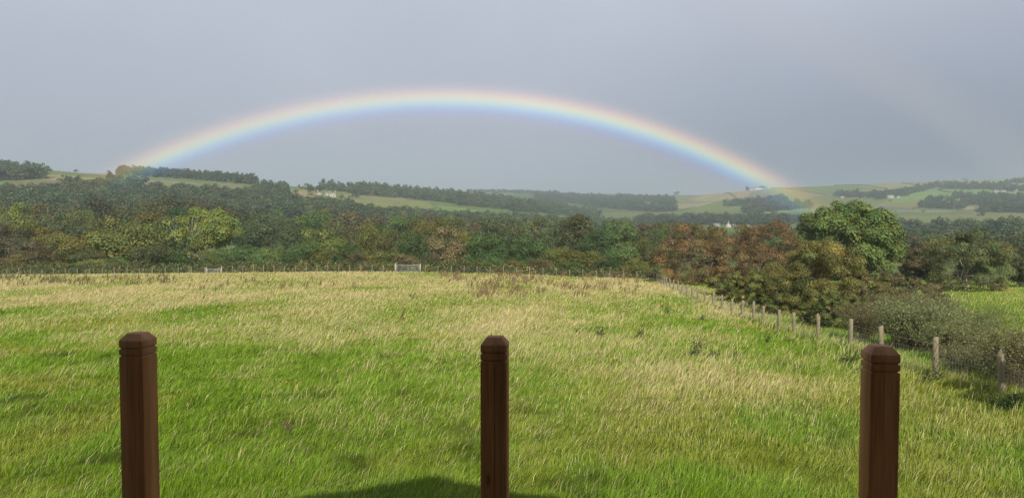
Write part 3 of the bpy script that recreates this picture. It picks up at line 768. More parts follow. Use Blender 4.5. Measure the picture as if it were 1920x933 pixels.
# ------------------------------------------------------------------ the big trees and shrubs near the side fence, each its own shape
def hero(name, label, px, top, wpx, D, colr, seed, nb, nl, ls, low=.0, rb=.2, lobes=.3, contrast=.35, cat='tree', trunk=True, tm=None, limbs=14, stems=1, split=.3, rt=None, upbias=.35, rz=0., droop=0, dx=0):
    x = x_of(px, D)+dx; z = Hs(x, D); h = z_of(px, top, D)-z; w = wpx/F*D
    h *= 1.05
    root = empty(name, (x, D, z-.05), 0)
    c, cen, br = crown_mesh('crown', seed, w, h, nb, nl, ls, low, rb, lobes, contrast=contrast, link=True, upbias=upbias, droop=droop)
    c.parent = root; c.color = (*colr, 1)
    t = trunk_mesh('trunk', seed, h, cen, rt or h*.022, low, tm, limbs, split, link=True, stems=stems); t.parent = root
    tag(root, label, cat)
    return root, h, w, cen
hero('chestnut_tree', 'big domed bright green chestnut tree above the bushes on the right', 1596, 373, 236, 108, (.135, .190, .048), 501, 150, 70000, .24, .0, .15, .08, .34, limbs=16, rt=.4, upbias=.5)
hero('hawthorn_tree', 'large rust-brown hawthorn at the corner of the field fence', 1331, 412, 236, 96, (.185, .128, .054), 502, 120, 52000, .13, .0, .17, .22, .45, limbs=20, stems=3)
hero('hawthorn_tree', 'reddish brown hawthorn between the rust-brown one and the chestnut', 1440, 412, 130, 101, (.17, .115, .052), 503, 70, 26000, .14, .0, .2, .25, .45, stems=2)
hero('hawthorn_tree', 'olive-gold hawthorn bush in front of the chestnut tree', 1535, 447, 208, 53, (.175, .162, .046), 504, 120, 70000, .080, .0, .17, .25, .45, stems=3, rt=.1, limbs=24)
hero('hawthorn_tree', 'rounded dark green thorn tree standing at the right edge of the meadow, trunks showing', 1818, 434, 190, 82, (.145, .160, .058), 505, 110, 50000, .12, .05, .19, .16, .3, stems=3, tm=M_palebark, rt=.12, limbs=18, split=.22)
hero('thorn_bush', 'brownish bush between the chestnut and the thorn tree with trunks', 1728, 462, 76, 92, (.095, .085, .034), 506, 40, 14000, .14, .0, .24, .25, .4, cat='bush')
hero('gorse_bush', 'low olive green bush along the fence in front of the rust-brown hawthorn', 1400, 500, 160, 62, (.150, .155, .040), 507, 90, 34000, .085, .0, .18, .3, .4, cat='bush', dx=1.2, stems=3, rt=.05)
hero('gorse_bush', 'wide low dark olive bush behind the fence left of the silvery willow', 1545, 545, 180, 41, (.140, .150, .038), 508, 100, 46000, .06, .0, .17, .3, .4, cat='bush', stems=3, rt=.04, dx=.9)
hero('gorse_bush', 'small olive bush tucked between the two wider gorse bushes', 1462, 520, 110, 50, (.145, .15, .04), 509, 60, 24000, .075, .0, .2, .3, .4, cat='bush', stems=2, rt=.04, dx=.8)
hero('gorse_bush', 'olive bush in front of the rust-brown hawthorn, close to the fence', 1345, 508, 120, 72, (.15, .145, .042), 521, 60, 20000, .10, .0, .22, .3, .4, cat='bush', stems=2, rt=.05, dx=1.0)
hero('gorse_bush', 'dense olive-brown bush filling the gap between gorse and willow thicket', 1610, 518, 150, 46, (.15, .14, .042), 522, 70, 34000, .07, .0, .2, .3, .45, cat='bush', stems=2, rt=.05, dx=1.2)
hero('thorn_bush', 'brown-green thorn bush behind the silvery willow towards the meadow', 1690, 520, 150, 58, (.12, .105, .045), 523, 60, 24000, .085, .0, .2, .3, .45, cat='bush', stems=2, rt=.05, dx=1.0)
hero('thorn_bush', 'dark green bramble bush low behind the last fence posts at the right edge', 1915, 618, 150, 21.5, (.105, .11, .04), 524, 60, 24000, .042, .0, .2, .3, .5, cat='bush', stems=2, rt=.02, dx=.5)
hero('thorn_bush', 'bushy green growth among the bare stems right of the silvery willow', 1785, 612, 110, 25, (.12, .125, .05), 525, 40, 14000, .045, .0, .2, .3, .5, cat='bush', stems=2, rt=.02, dx=.4)
hero('thorn_bush', 'low brown scrub at the foot of the chestnut tree beside the meadow', 1668, 500, 110, 66, (.12, .105, .045), 527, 50, 18000, .09, .0, .2, .3, .3, cat='bush', stems=2, rt=.05)
hero('field_tree', 'small tree at the far right edge beyond the meadow', 1922, 478, 60, 88, (.08, .09, .035), 510, 40, 12000, .13, .1, .24, .25, .4)
# tree with an open crown and pale branches in the hedgerow
rt_, hh, ww, cen = hero('open_crowned_tree', 'yellow-green domed tree with pale bare branches showing in the hedgerow', 380, 388, 140, 141, (.225, .275, .062), 511, 60, 19000, .25, .34, .2, .10, .2, tm=M_palebark, limbs=30, stems=3, split=.26, rt=.26, upbias=.7)
hero('hedgerow_tree', 'small leaning tree with forked pale trunk beside the small gate', 372, 452, 60, 133, (.13, .15, .03), 512, 26, 2600, .22, .2, .24, .3, .35, tm=M_palebark, limbs=8, stems=2, split=.3, rt=.16)

def twig_shrub(name, label, px, top, wpx, D, seed, n_st, colr, nleaf, leafs, wind=.5, dx=0):
    """thicket of bare arching stems with a sparse cover of small leaves"""
    g = np.random.default_rng(seed)
    x0 = x_of(px, D)+dx; z0 = Hs(x0, D); h = z_of(px, top, D)-z0; w = wpx/F*D
    root = empty(name, (x0, D, z0-.03)); mb = MB(); tips = []
    for i in range(n_st):
        a = g.uniform(0, 2*PI); r0 = g.uniform(0, .28)*w; bx, by = r0*math.cos(a), r0*math.sin(a)*.8
        le = h*g.uniform(.6, 1.12); out = g.uniform(.1, .5)*w; a2 = a+g.normal(0, .6)
        P = []
        for t in np.linspace(0, 1, 6):
            P.append((bx+math.cos(a2)*out*t**1.4+wind*w*.22*t*t+g.normal(0, .012)*h, by+math.sin(a2)*out*.7*t**1.4+g.normal(0, .012)*h, le*(t-.22*t*t*(1+out/w))))
        P = np.array(P); r = h*g.uniform(.0032, .0075)
        mb.tube(P, np.linspace(r, r*.25, 6), 4, False)
        tips += [(P[4], P[5]), (P[3], P[4]), (P[2], P[3])]
        for _ in range(5):
            k = g.integers(2, 6); s = P[k]; e = s+np.array([g.normal(wind*.1, .14)*w*.8, g.normal(0, .1)*w, g.normal(.10, .10)*h])
            e[2] = max(e[2], .05)
            mb.tube([s, (s+e)/2+g.normal(0, .02*h, 3), e], [r*.45, r*.35, r*.15], 3, False); tips.append((s, e))
    mb.build('stems', M_twig, root, False)
    idx = g.integers(0, len(tips), nleaf); f = g.uniform(0, 1, (nleaf, 1))
    A = np.array([tips[i][0] for i in idx]); B = np.array([tips[i][1] for i in idx])
    pos = A+(B-A)*f+g.normal(0, .035*h, (nleaf, 3)); pos[:, 2] = np.maximum(pos[:, 2], .05)
    up = g.uniform(0, 1, nleaf) < np.clip(.12+1.3*(pos[:, 2]/h)**1.5, 0, 1); pos = pos[up]; n = len(pos)
    o_ = g.normal(size=(n, 3))+np.array([0, -.5, .4]); o_ /= np.linalg.norm(o_, axis=1)[:, None]
    t = np.cross(o_, g.normal(size=(n, 3))); t /= np.linalg.norm(t, axis=1)[:, None]; b = np.cross(o_, t)
    s = leafs*g.uniform(.6, 1.3, n)[:, None]
    V = np.stack([pos+t*s*.7, pos+b*s*.35, pos-t*s*.7, pos-b*s*.35], 1).reshape(-1, 3)
    v = np.repeat(np.exp(g.normal(0, .3, n)), 4)[:, None]*np.ones((1, 3))
    c = mesh_np('leaves', V, np.arange(n*4).reshape(-1, 4), None, M_crown, root, {'tint': v}); c.color = (*colr, 1)
    tag(root, label, 'shrub'); return root
twig_shrub('willow_shrub', 'silvery-leaved willow thicket with tangled bare stems behind the right fence', 1715, 545, 150, 29, 601, 170, (.17, .205, .080), 24000, .050, .5)
twig_shrub('willow_shrub', 'brownish twiggy thicket behind the silvery willow', 1690, 528, 150, 36, 602, 150, (.16, .15, .065), 16000, .05, .3)
twig_shrub('willow_shrub', 'bushy shrub with brown-green leaves at the right edge behind the end posts', 1893, 594, 170, 19.6, 603, 130, (.17, .175, .065), 20000, .040, .1, .5)
twig_shrub('willow_shrub', 'low tangle of bare stems between the silvery willow and the right edge', 1800, 632, 130, 22.5, 604, 130, (.16, .165, .065), 8000, .035, .8, .2)
twig_shrub('willow_shrub', 'sprawling bare-stemmed shrub behind the second post from the right', 1775, 590, 120, 27, 605, 120, (.155, .185, .065), 12000, .042, .9)
twig_shrub('willow_shrub', 'thin green-leaved shrub at the meadow edge right of the willow thicket', 1835, 560, 120, 33, 606, 90, (.12, .17, .05), 5000, .045, .5)
twig_shrub('bramble_bush', 'bramble patch with bare stems left of the silvery willow', 1625, 560, 90, 33, 607, 100, (.11, .10, .04), 7000, .045, .2)
twig_shrub('bramble_bush', 'low bramble at the foot of the last fence posts on the right', 1880, 672, 120, 18.8, 608, 90, (.14, .12, .06), 3500, .035, .2, .9)

# low scrub and rough growth that closes the foot of the hedgerow
def scrub():
    pts = []
    g = np.random.default_rng(70)
    for x in np.arange(-98, 21, .9):
        for q in range(3):
            y = float(farline_y(x))+1.3+q*2.2+g.uniform(-.6, .8)
            pts.append((x+g.uniform(-.5, .5), y, g.uniform(.7, 1.5)+.4*q, [(.10, .12, .038), (.125, .115, .042), (.08, .105, .035), (.13, .14, .04)][g.integers(0, 4)]))
    Vs, Ts = [], []
    for x, y, hgt, cl in pts:
        n = 170; z = Hs(x, y)
        d = g.normal(size=(n, 3)); d /= np.linalg.norm(d, axis=1)[:, None]; d[:, 2] = np.abs(d[:, 2])
        pos = d*np.array([.95, .9, hgt])*g.uniform(.5, 1.05, (n, 1))+np.array([x, y, z])
        o_ = d+g.normal(size=(n, 3))*.6; o_ /= np.linalg.norm(o_, axis=1)[:, None]
        t = np.cross(o_, g.normal(size=(n, 3))); t /= np.linalg.norm(t, axis=1)[:, None]; b = np.cross(o_, t); s = g.uniform(.09, .2, (n, 1))
        Vs.append(np.stack([pos+t*s, pos+b*s*.7, pos-t*s, pos-b*s*.7], 1).reshape(-1, 3))
        Ts.append(np.repeat(np.exp(g.normal(0, .3, n)), 4)[:, None]*np.array(cl)[None]*np.exp(g.normal(0, .15)))
    V = np.concatenate(Vs); o = mesh_np('undergrowth', V, np.arange(len(V)).reshape(-1, 4), None, M_crown, attrs={'tint': np.concatenate(Ts)}); o.color = (1, 1, 1, 1)
    tag(o, 'dense brambly undergrowth at the foot of the hedgerow behind the far fence', 'undergrowth', kind='stuff')
scrub()

# ------------------------------------------------------------------ field fences
def post_mesh(h, r, seed):
    mb = MB(); g = np.random.default_rng(seed); n = 9
    mb.tube([(0, 0, -.4), (0, 0, h*.3), (g.normal(0, .006), 0, h*.7), (g.normal(0, .01), 0, h-.012), (g.normal(0, .01), 0, h)], [r*1.04, r, r*.98, r*.96, r*.86], n)
    o = mb.build('post', M_fencepost, None, False, False); d = o.data; bpy.data.objects.remove(o); return d
POSTS = [post_mesh(1.2, .08, i) for i in range(4)]
def fence(name, label, pts, spacing=None, netting=.15, wire_r=.0045, hs=1.0, fw=1.0):
    root = empty(name, (pts[0][0], pts[0][1], Hs(pts[0][0], pts[0][1]))); tag(root, label)
    off = np.array(root.location)
    for i, (x, y) in enumerate(pts):
        p = bpy.data.objects.new('post', POSTS[i % 4]); C.objects.link(p); p.parent = root
        p.location = (x-off[0], y-off[1], Hs(x, y)-off[2]); p.rotation_euler = (random.gauss(0, .03), random.gauss(0, .03), random.uniform(0, 6))
        p.scale = (fw, fw, hs*random.uniform(.94, 1.05))
    mb = MB()
    hs_ = [.08, .26, .44, .62, .80, 1.02]
    for k, hh in enumerate(hs_):
        P = [(x-off[0], y-off[1]-.065, Hs(x, y)-off[2]+hh*hs) for x, y in pts]
        rr = [max(wire_r*(1.4 if k == 5 else 1), .00003*y) for _, y in pts]
        mb.tube(P, rr, 3, False)
    mb.build('wires', M_wire, root)
    if netting:
        nb_ = MB()
        for (x0, y0), (x1, y1) in zip(pts[:-1], pts[1:]):
            dd = math.hypot(x1-x0, y1-y0); m = max(1, int(dd/netting))
            for i in range(m):
                f = (i+.5)/m; x = x0+(x1-x0)*f; y = y0+(y1-y0)*f; z = Hs(x0, y0)*(1-f)+Hs(x1, y1)*f
                nb_.tube([(x-off[0], y-off[1]-.065, z-off[2]+.06), (x-off[0], y-off[1]-.065, z-off[2]+.80*hs)], max(wire_r*.45, .00004*y), 3, False)
        nb_.build('netting', M_wire, root)
    return root
sfp = []
y = 7.0
for px in (1888, 1760, 1658, 1598, 1535, 1492, 1462, 1433, 1415, 1393, 1373, 1355, 1338, 1323, 1310, 1299, 1289, 1280, 1272, 1264, 1257, 1251, 1246, 1241, 1236, 1232, 1228):
    yy = 10.1/((px-960)/F-.094); sfp.append((fence_x(yy), yy))
sfp = [(fence_x(7.5), 7.5), (fence_x(10.8), 10.8), (fence_x(14.2), 14.2)]+sfp
sfp = [p for p in sfp if p[1] < 104]+[CORNER]
tag(fence('stock_fence', 'weathered round-post stock fence with netting running down the right side', sfp, netting=.16), cat='fence')
def along(a, b, step):
    n = max(1, round(math.hypot(b[0]-a[0], b[1]-a[1])/step))
    return [(a[0]+(b[0]-a[0])*i/n, a[1]+(b[1]-a[1])*i/n) for i in range(n+1)]
cs = Vector((fence_x(105)+.3, 105.4))
tag(fence('post_and_wire_fence', 'far post and wire fence right of the metal field gate', along((CORNER[0]-.4, 105.1), (-12.6, 108.0), 1.9), netting=0, wire_r=.002, hs=.92, fw=.72), cat='fence')
g2 = x_of(404, 118, 500); g3 = x_of(432, 118, 500)
def lin(x): return float(farline_y(x))
tag(fence('post_and_wire_fence', 'far post and wire fence between the two field gates', [(x, lin(x)) for x in np.linspace(-17.1, g3+.3, 17)], netting=0, wire_r=.002, hs=.92, fw=.72), cat='fence')
tag(fence('post_and_wire_fence', 'far post and wire fence left of the small gate, running to the left edge', [(x, lin(x)) for x in np.linspace(g2-.3, -98, 23)], netting=0, wire_r=.002, hs=.86, fw=.72), cat='fence')

def field_gate(label, x0, y0, x1, y1, h=1.12, bars=7, postlab=()):
    z = min(Hs(x0, y0), Hs(x1, y1)); w = math.hypot(x1-x0, y1-y0); rz = math.atan2(y1-y0, x1-x0)
    root = empty('field_gate', (x0, y0, z), rz); tag(root, label, 'gate')
    f = MB(); r = .03
    f.tube([(.06, 0, .12), (.06, 0, h)], r, 8); f.tube([(w-.06, 0, .12), (w-.06, 0, h)], r, 8)
    f.tube([(.06, 0, h), (w-.06, 0, h)], r, 8); f.tube([(.06, 0, .14), (w-.06, 0, .14)], r, 8)
    f.build('gate_frame', M_gate, root, True)
    for i in range(1, bars-1):
        b = MB(); zz = .14+(h-.14)*(i/(bars-1))**1.12; b.tube([(.08, 0, zz), (w-.08, 0, zz)], .015, 6); b.build('bar', M_gate, root, True)
    b = MB(); b.tube([(w/2, .03, .14), (w/2, .03, h)], .018, 6); b.build('upright_brace', M_gate, root, True)
    b = MB(); b.box((.0, 0, .3), (.1, .05, .06)); b.box((0, 0, h-.15), (.1, .05, .06)); b.build('hinge', M_gate, root)
    for (x, y, lb) in ((x0-.10*math.cos(rz)-.02, y0-.10*math.sin(rz), postlab[0]), (x1+.10*math.cos(rz)+.02, y1+.10*math.sin(rz), postlab[1])):
        m = MB(); gh = h+.22; m.box((0, 0, gh/2-.1), (.17, .17, gh+.2)); m.box((0, 0, gh+.02), (.13, .13, .04))
        p = m.build('gate_post', M_gatepost); p.location = (x, y, Hs(x, y)-.02); tag(p, lb, 'gate post', 'gate posts in the far fence')
M_gatepost = mat_simple('pale_gate_post', [(.3, (.30, .28, .23)), (.7, (.42, .40, .33))], 5, .85, .4, stretch=(3, 3, .4))
GX0 = x_of(743.5, 108.3, 505); GX1 = x_of(786.5, 108, 505)
field_gate('silver metal seven-bar field gate in the middle of the far fence', GX0, 108.3, GX1, 108.05, postlab=('pale square post at the left end of the large metal gate', 'pale square post at the right end of the large metal gate'))
field_gate('small pale metal gate in the left part of the far fence', g2, lin(g2)+.2, g3, lin(g3)+.2, h=.72, bars=6, postlab=('pale post at the left end of the small gate', 'pale post at the right end of the small gate'))

# ------------------------------------------------------------------ separate weeds standing out of the grass
def weed(name, label, px, row, h, n, colr, seed, lean=.35, wid=.03, leaf=.10, spread=.16):
    g = np.random.default_rng(seed); x0, y0, z0 = cast(px, row, 7, 125)
    root = empty(name, (x0, y0, z0)); mb = MB(); P = []
    for i in range(n):
        a = g.uniform(0, 2*PI); tx = math.cos(a)*spread+lean*h*g.uniform(.5, 1.2); ty = math.sin(a)*spread; hh = h*g.uniform(.6, 1)
        p = np.array([(math.cos(a)*.03, math.sin(a)*.03, -.03), (tx*.35, ty*.35, hh*.5), (tx, ty, hh)]); mb.tube(p, [.006, .005, .003], 4, False); P.append(p)
    mb.build('stem', M_weedstem, root)
    m = n*26; k = g.integers(0, n, m); f = g.uniform(.25, 1, m)
    pts = np.array([P[i][0]*(1-t)**2+2*P[i][1]*t*(1-t)*1.0+P[i][2]*t*t for i, t in zip(k, f)])+g.normal(0, wid, (m, 3))
    o_ = g.normal(size=(m, 3)); o_ /= np.linalg.norm(o_, axis=1)[:, None]; t = np.cross(o_, g.normal(size=(m, 3))); t /= np.linalg.norm(t, axis=1)[:, None]; b = np.cross(o_, t)
    s = leaf*g.uniform(.4, 1, m)[:, None]*(1.2-.6*f[:, None])
    V = np.stack([pts+t*s*.6, pts+b*s*.25, pts-t*s*.6, pts-b*s*.25], 1).reshape(-1, 3)
    c = mesh_np('leaves', V, np.arange(m*4).reshape(-1, 4), None, M_crown, root, {'tint': np.repeat(np.exp(g.normal(0, .25, m)), 4)[:, None]*np.ones((1, 3))}); c.color = (*colr, 1)
    tag(root, label, 'weed')
M_weedstem = mat_simple('weed_stem', [(.3, (.12, .12, .05)), (.7, (.2, .17, .08))], 8, .9, .1)
DG = (.05, .085, .025); DB = (.17, .085, .045)
weed('dock_plant', 'tall reddish brown dock spike in the middle of the field', 752, 600, .95, 4, DB, 1, .25, .03, .11, .06)
weed('dock_plant', 'reddish brown dock spike leaning in the left part of the field', 380, 562, .7, 4, DB, 2, .4, .03, .1, .08)
weed('thistle_plant', 'green thistle clump left of the tall brown dock spike, further up the field', 772, 560, .6, 7, DG, 3, .2, .06, .12, .3)
weed('thistle_plant', 'dark green thistle clump in the straw patch right of the middle post', 1302, 668, .65, 8, DG, 4, .25, .06, .12, .2)
weed('thistle_plant', 'small thistle just right of the one in the straw patch', 1338, 672, .4, 6, DG, 5, .2, .06, .1, .2)
weed('thistle_plant', 'greyish green thistle clump halfway up the field right of the middle post', 1122, 632, .6, 8, DG, 6, .2, .06, .12, .3)
weed('thistle_plant', 'low thistle left of the greyish thistle clump', 1085, 628, .4, 6, DG, 7, .2, .06, .1, .25)
weed('thistle_plant', 'thistle clump nearer the right fence halfway up the field', 1255, 590, .6, 7, DG, 8, .2, .06, .12, .3)
weed('thistle_plant', 'thistle right beside the upper part of the right fence', 1312, 603, .5, 6, DG, 9, .2, .06, .12, .25)
weed('thistle_plant', 'single dark thistle close to the right fence posts', 1436, 644, .45, 6, DG, 10, .2, .05, .1, .15)
weed('thistle_plant', 'thistle with broad leaves directly behind the straw patch', 1198, 632, .45, 6, DG, 11, .2, .06, .1, .2)
weed('dock_plant', 'withered brown weed head low down in the grass right of the left deck post', 537, 812, .22, 8, (.2, .13, .08), 12, .1, .04, .06, .08)
weed('weed_shade_patch', 'dark weeds partly standing for shadow at the second fence post from the right', 1742, 722, .38, 12, DG, 13, .1, .07, .12, .3)  # dark weed clumps, partly in place of the shadow along the fence foot
weed('weed_shade_patch', 'dark weeds partly standing for shadow at the last fence post on the right', 1878, 768, .42, 14, DG, 14, .1, .07, .12, .35)
weed('weed_shade_patch', 'dark weeds partly standing for shadow by the fence post left of the right deck post', 1590, 682, .35, 10, DG, 15, .1, .07, .12, .3)

# ------------------------------------------------------------------ field walls and hedge lines on the hills
def field_wall(label, pp, h=1.5, w=.9, dmin=400, mat=None):
    K = [cast(q[0], q[1], dmin) for q in pp]; P = []
    for (a, b, _), (c, d, _2) in zip(K[:-1], K[1:]):
        n = max(4, int(math.hypot(c-a, d-b)/12))
        for i in range(n): P.append((a+(c-a)*i/n, b+(d-b)*i/n, 0))
    P.append(K[-1]); P = np.array(P); P[:, 2] = [Hs(p[0], p[1]) for p in P]
    d = np.gradient(P[:, :2], axis=0); d /= np.linalg.norm(d, axis=1)[:, None]+1e-9; nrm = np.stack([-d[:, 1], d[:, 0]], 1)
    g = np.random.default_rng(int(pp[0][0])); n = len(P); V = []
    for i in range(n):
        hh = h*g.uniform(.8, 1.15)
        for s_, z_ in ((-1, -.6), (-.75, hh), (.75, hh), (1, -.6)):
            V.append((P[i, 0]+nrm[i, 0]*w/2*s_, P[i, 1]+nrm[i, 1]*w/2*s_, P[i, 2]+z_))
    Q = [[i*4+k, (i+1)*4+k, (i+1)*4+k+1, i*4+k+1] for i in range(n-1) for k in range(3)]
    Q += [[0, 1, 2, 3], [(n-1)*4+3, (n-1)*4+2, (n-1)*4+1, (n-1)*4]]
    o = mesh_np('field_wall', np.array(V)-P[0], Q, None, mat or M_stone); o.location = P[0]
    tag(o, label, 'field wall')
field_wall('dark stone wall dropping down the upper right hillside to the cottage', [(1445,352),(1500,358),(1555,366)], 2.2, dmin=900)
field_wall('stone wall below the skyline of the right hill above the chestnut tree', [(1565,342),(1610,347),(1665,354)], 2.2, dmin=900)
field_wall('stone wall slanting down between the tan fields near the right skyline', [(1690,343),(1708,345),(1725,350)], 2.2, dmin=900)
field_wall('dark wall across the bright hillside pasture', [(1758,356),(1780,361),(1800,363),(1822,364)], 2.6, dmin=900)
field_wall('long wall with bushes along the foot of the bright hillside pasture', [(1655,397),(1700,397),(1780,397),(1830,400)], 2.2, dmin=700)
field_wall('dark hedge line below the bright pasture left part', [(1650,390),(1690,392),(1703,393)], 3, 2, dmin=700)
field_wall('wall along the upper edge of the left hill fields', [(95,322),(160,327),(225,332)], 1.6, dmin=600)
field_wall('wall running below the hilltop plantation', [(225,336),(350,345),(470,352)], 1.6, dmin=600)
field_wall('zigzag wall on the tan moorland of the right hill', [(1358,362),(1372,366),(1380,370)], 2, dmin=900)
field_wall('pale track-side wall on the moorland ridge', [(1255,392),(1330,379),(1400,370),(1440,360)], 2, dmin=900)
field_wall('wall crossing the field below the farmhouse', [(645,372),(700,376),(750,382)], 1.4, dmin=450)
M_palewall = mat_simple('limewashed_wall', [(.3, (.42, .41, .36)), (.7, (.52, .50, .45))], .5, .9, .1)
field_wall('long pale wall in front of the white gabled house low on the right', [(1374,424),(1390,425),(1405,426)], 2.2, 1.0, dmin=500, mat=M_palewall)

# ------------------------------------------------------------------ far buildings
M_white = mat_simple('white_render', [(.3, (.38, .37, .34)), (.7, (.48, .47, .44))], .6, .9, .1)
M_pink = mat_simple('pale_stone_wall', [(.3, (.50, .43, .35)), (.7, (.66, .58, .49))], .8, .9, .2)
M_slate = mat_simple('grey_slate', [(.3, (.16, .165, .17)), (.7, (.28, .28, .28))], .8, .8, .2)
M_glass = mat_simple('dark_window_glass', [(.3, (.02, .025, .03)), (.7, (.04, .045, .05))], 1, .2, .0)
M_door = mat_simple('painted_door', [(.3, (.05, .08, .06)), (.7, (.08, .12, .09))], 1, .6, .0)
def house(name, label, px, base, wpx, hpx, mat, depth=7.0, roof=.42, chim=1, rz=0.0, nwin=4, cat='house', dmin=400, storeys=2):
    x, y, z = cast(px, base, dmin); w = wpx/F*y; H_ = max(hpx/F*y, 3.0); wallh = H_*(1-roof); rh = H_*roof
    depth = min(depth, w*.9+2); root = empty(name, (x, y, Hs(x, y)-.1), rz); tag(root, label, cat, None)
    m = MB(); D2 = depth/2
    V = [(-w/2,-D2,-1),(w/2,-D2,-1),(w/2,D2,-1),(-w/2,D2,-1),(-w/2,-D2,wallh),(w/2,-D2,wallh),(w/2,D2,wallh),(-w/2,D2,wallh),(-w/2,0,wallh+rh),(w/2,0,wallh+rh)]
    m.add(V, [[0,1,5,4],[1,2,6,5],[2,3,7,6],[3,0,4,7]], [[4,8,7],[5,6,9],[4,5,9],[4,9,8],[7,8,9],[7,9,6]])
    m.build('wall', mat, root)
    r = MB(); e = .35; t = .22
    k = rh/D2
    for s_ in (-1, 1):
        V = [(-w/2-e, s_*(D2+e), wallh-k*e+.03), (w/2+e, s_*(D2+e), wallh-k*e+.03), (w/2+e, 0, wallh+rh+.03), (-w/2-e, 0, wallh+rh+.03)]
        V2 = [(a, b, c+t) for a, b, c in V]
        r.add(V+V2, [[0,1,2,3],[4,5,6,7],[0,1,5,4],[1,2,6,5],[2,3,7,6],[3,0,4,7]])
    ro = r.build('roof', M_slate, root)
    for c in range(chim):
        ch = MB(); cx = (-w/2+.7) if c == 0 else (w/2-.7); ch.box((cx, 0, wallh+rh+.5), (.9, .9, 1.9)); ch.build('chimney', mat, ro)
    for i in range(nwin):
        wx = -w/2+w*(i+.5)/nwin
        for s_ in range(storeys):
            if wallh < 4 and s_: continue
            wz = wallh*(.3 if s_ == 0 else .75) if storeys > 1 and wallh >= 4 else wallh*.5
            if i == nwin//2 and s_ == 0:
                b = MB(); b.box((wx, -D2-.02, 1.0), (1.0, .08, 2.1)); b.build('door', M_door, root); continue
            b = MB(); b.box((wx, -D2-.02, wz), (1.1, .08, 1.2)); b.build('window', M_glass, root)
    return root
house('farmhouse', 'long pale stone farmhouse on the hill left of the wooded hill', 623.5, 368.5, 13, 8, M_pink, 8, .35, 2, .15, 4, dmin=500)
house('farm_barn', 'grey-roofed wing behind the left end of the pale farmhouse', 614, 366, 8, 7, M_pink, 8, .5, 0, .15, 2, 'barn', dmin=500, storeys=1)
house('farm_outbuilding', 'small low outbuilding separated from the farmhouse by a dark tree', 599, 364.5, 8, 5, M_pink, 7, .4, 1, .1, 2, 'outbuilding', dmin=500, storeys=1)
house('cottage', 'tiny white gable end standing left of the farm on the brow', 545.5, 360, 4, 6, M_white, 7, .4, 0, .3, 1, dmin=500)
house('hilltop_farmhouse', 'pale farmhouse on the right skyline between two dark trees', 1421, 351, 15, 5, M_pink, 9, .4, 2, 0, 4, 'house', dmin=900)
house('hilltop_barn', 'small pale barn left of the skyline farmhouse', 1408, 351, 5, 4.5, M_white, 8, .4, 0, 0, 1, 'barn', dmin=900, storeys=1)
house('cottage', 'small white cottage above the crown of the chestnut tree', 1600, 369.5, 8, 5, M_white, 7, .4, 1, .1, 3, dmin=900)
house('cottage', 'low white cottage just left of the one above the chestnut', 1579, 371, 6, 3.5, M_white, 7, .4, 0, 0, 2, dmin=900)
house('white_farmhouse', 'white farmhouse at the foot of the tree line right of the chestnut', 1669, 371, 11, 6, M_white, 9, .4, 1, 0, 3, dmin=900)
house('farm_barn', 'small white barn right beside the white farmhouse', 1683, 371, 6, 4, M_white, 8, .4, 0, .2, 2, 'barn', dmin=900, storeys=1)
house('white_gabled_house', 'white house with a steep gable low behind the brown hawthorns', 1366, 426, 7, 9, M_white, 8, .55, 1, 1.2, 1, dmin=500)
house('low_white_building', 'low white building half hidden left of the white gabled house', 1343, 424, 10, 6, M_white, 8, .4, 0, 0, 3, 'house', dmin=500, storeys=1)
for i, (px, b, w, h, lb) in enumerate([(1868, 360, 7, 4, 'leftmost house of the small village at the top right'), (1880, 360, 8, 4, 'second house from the left in the village at the top right'),
        (1903, 359, 8, 5, 'white house at the right end of the village at the top right'), (1889, 350, 6, 3, 'pale roofed house higher up the lane above the village')]):
    house('village_house', lb, px, b, w, h, M_white if i == 2 else M_pink, 8, .45, 1, .2*i, 3, dmin=900)
house('distant_farm', 'long grey farm building on the far central horizon', 968, 359, 14, 3, M_pink, 12, .4, 0, 0, 3, 'barn', dmin=2000, storeys=1)

# pale lane climbing to the village
def lane():
    P = np.array([cast(px, rw, 900) for px, rw in [(1868,352),(1880,349),(1893,346),(1910,342)]])
    V = [];
    for p in P: V += [(p[0]-5, p[1]-9, Hs(p[0]-5, p[1]-9)+.3), (p[0]+5, p[1]+9, Hs(p[0]+5, p[1]+9)+.3)]
    V = np.array(V); n = len(P)
    o = mesh_np('road', V, [[i*2, i*2+2, i*2+3, i*2+1] for i in range(n-1)], None, M_lane); tag(o, kind='structure')
M_lane = mat_simple('pale_lane', [(.3, (.36, .35, .33)), (.7, (.48, .47, .44))], .2, .9, .1)
lane()

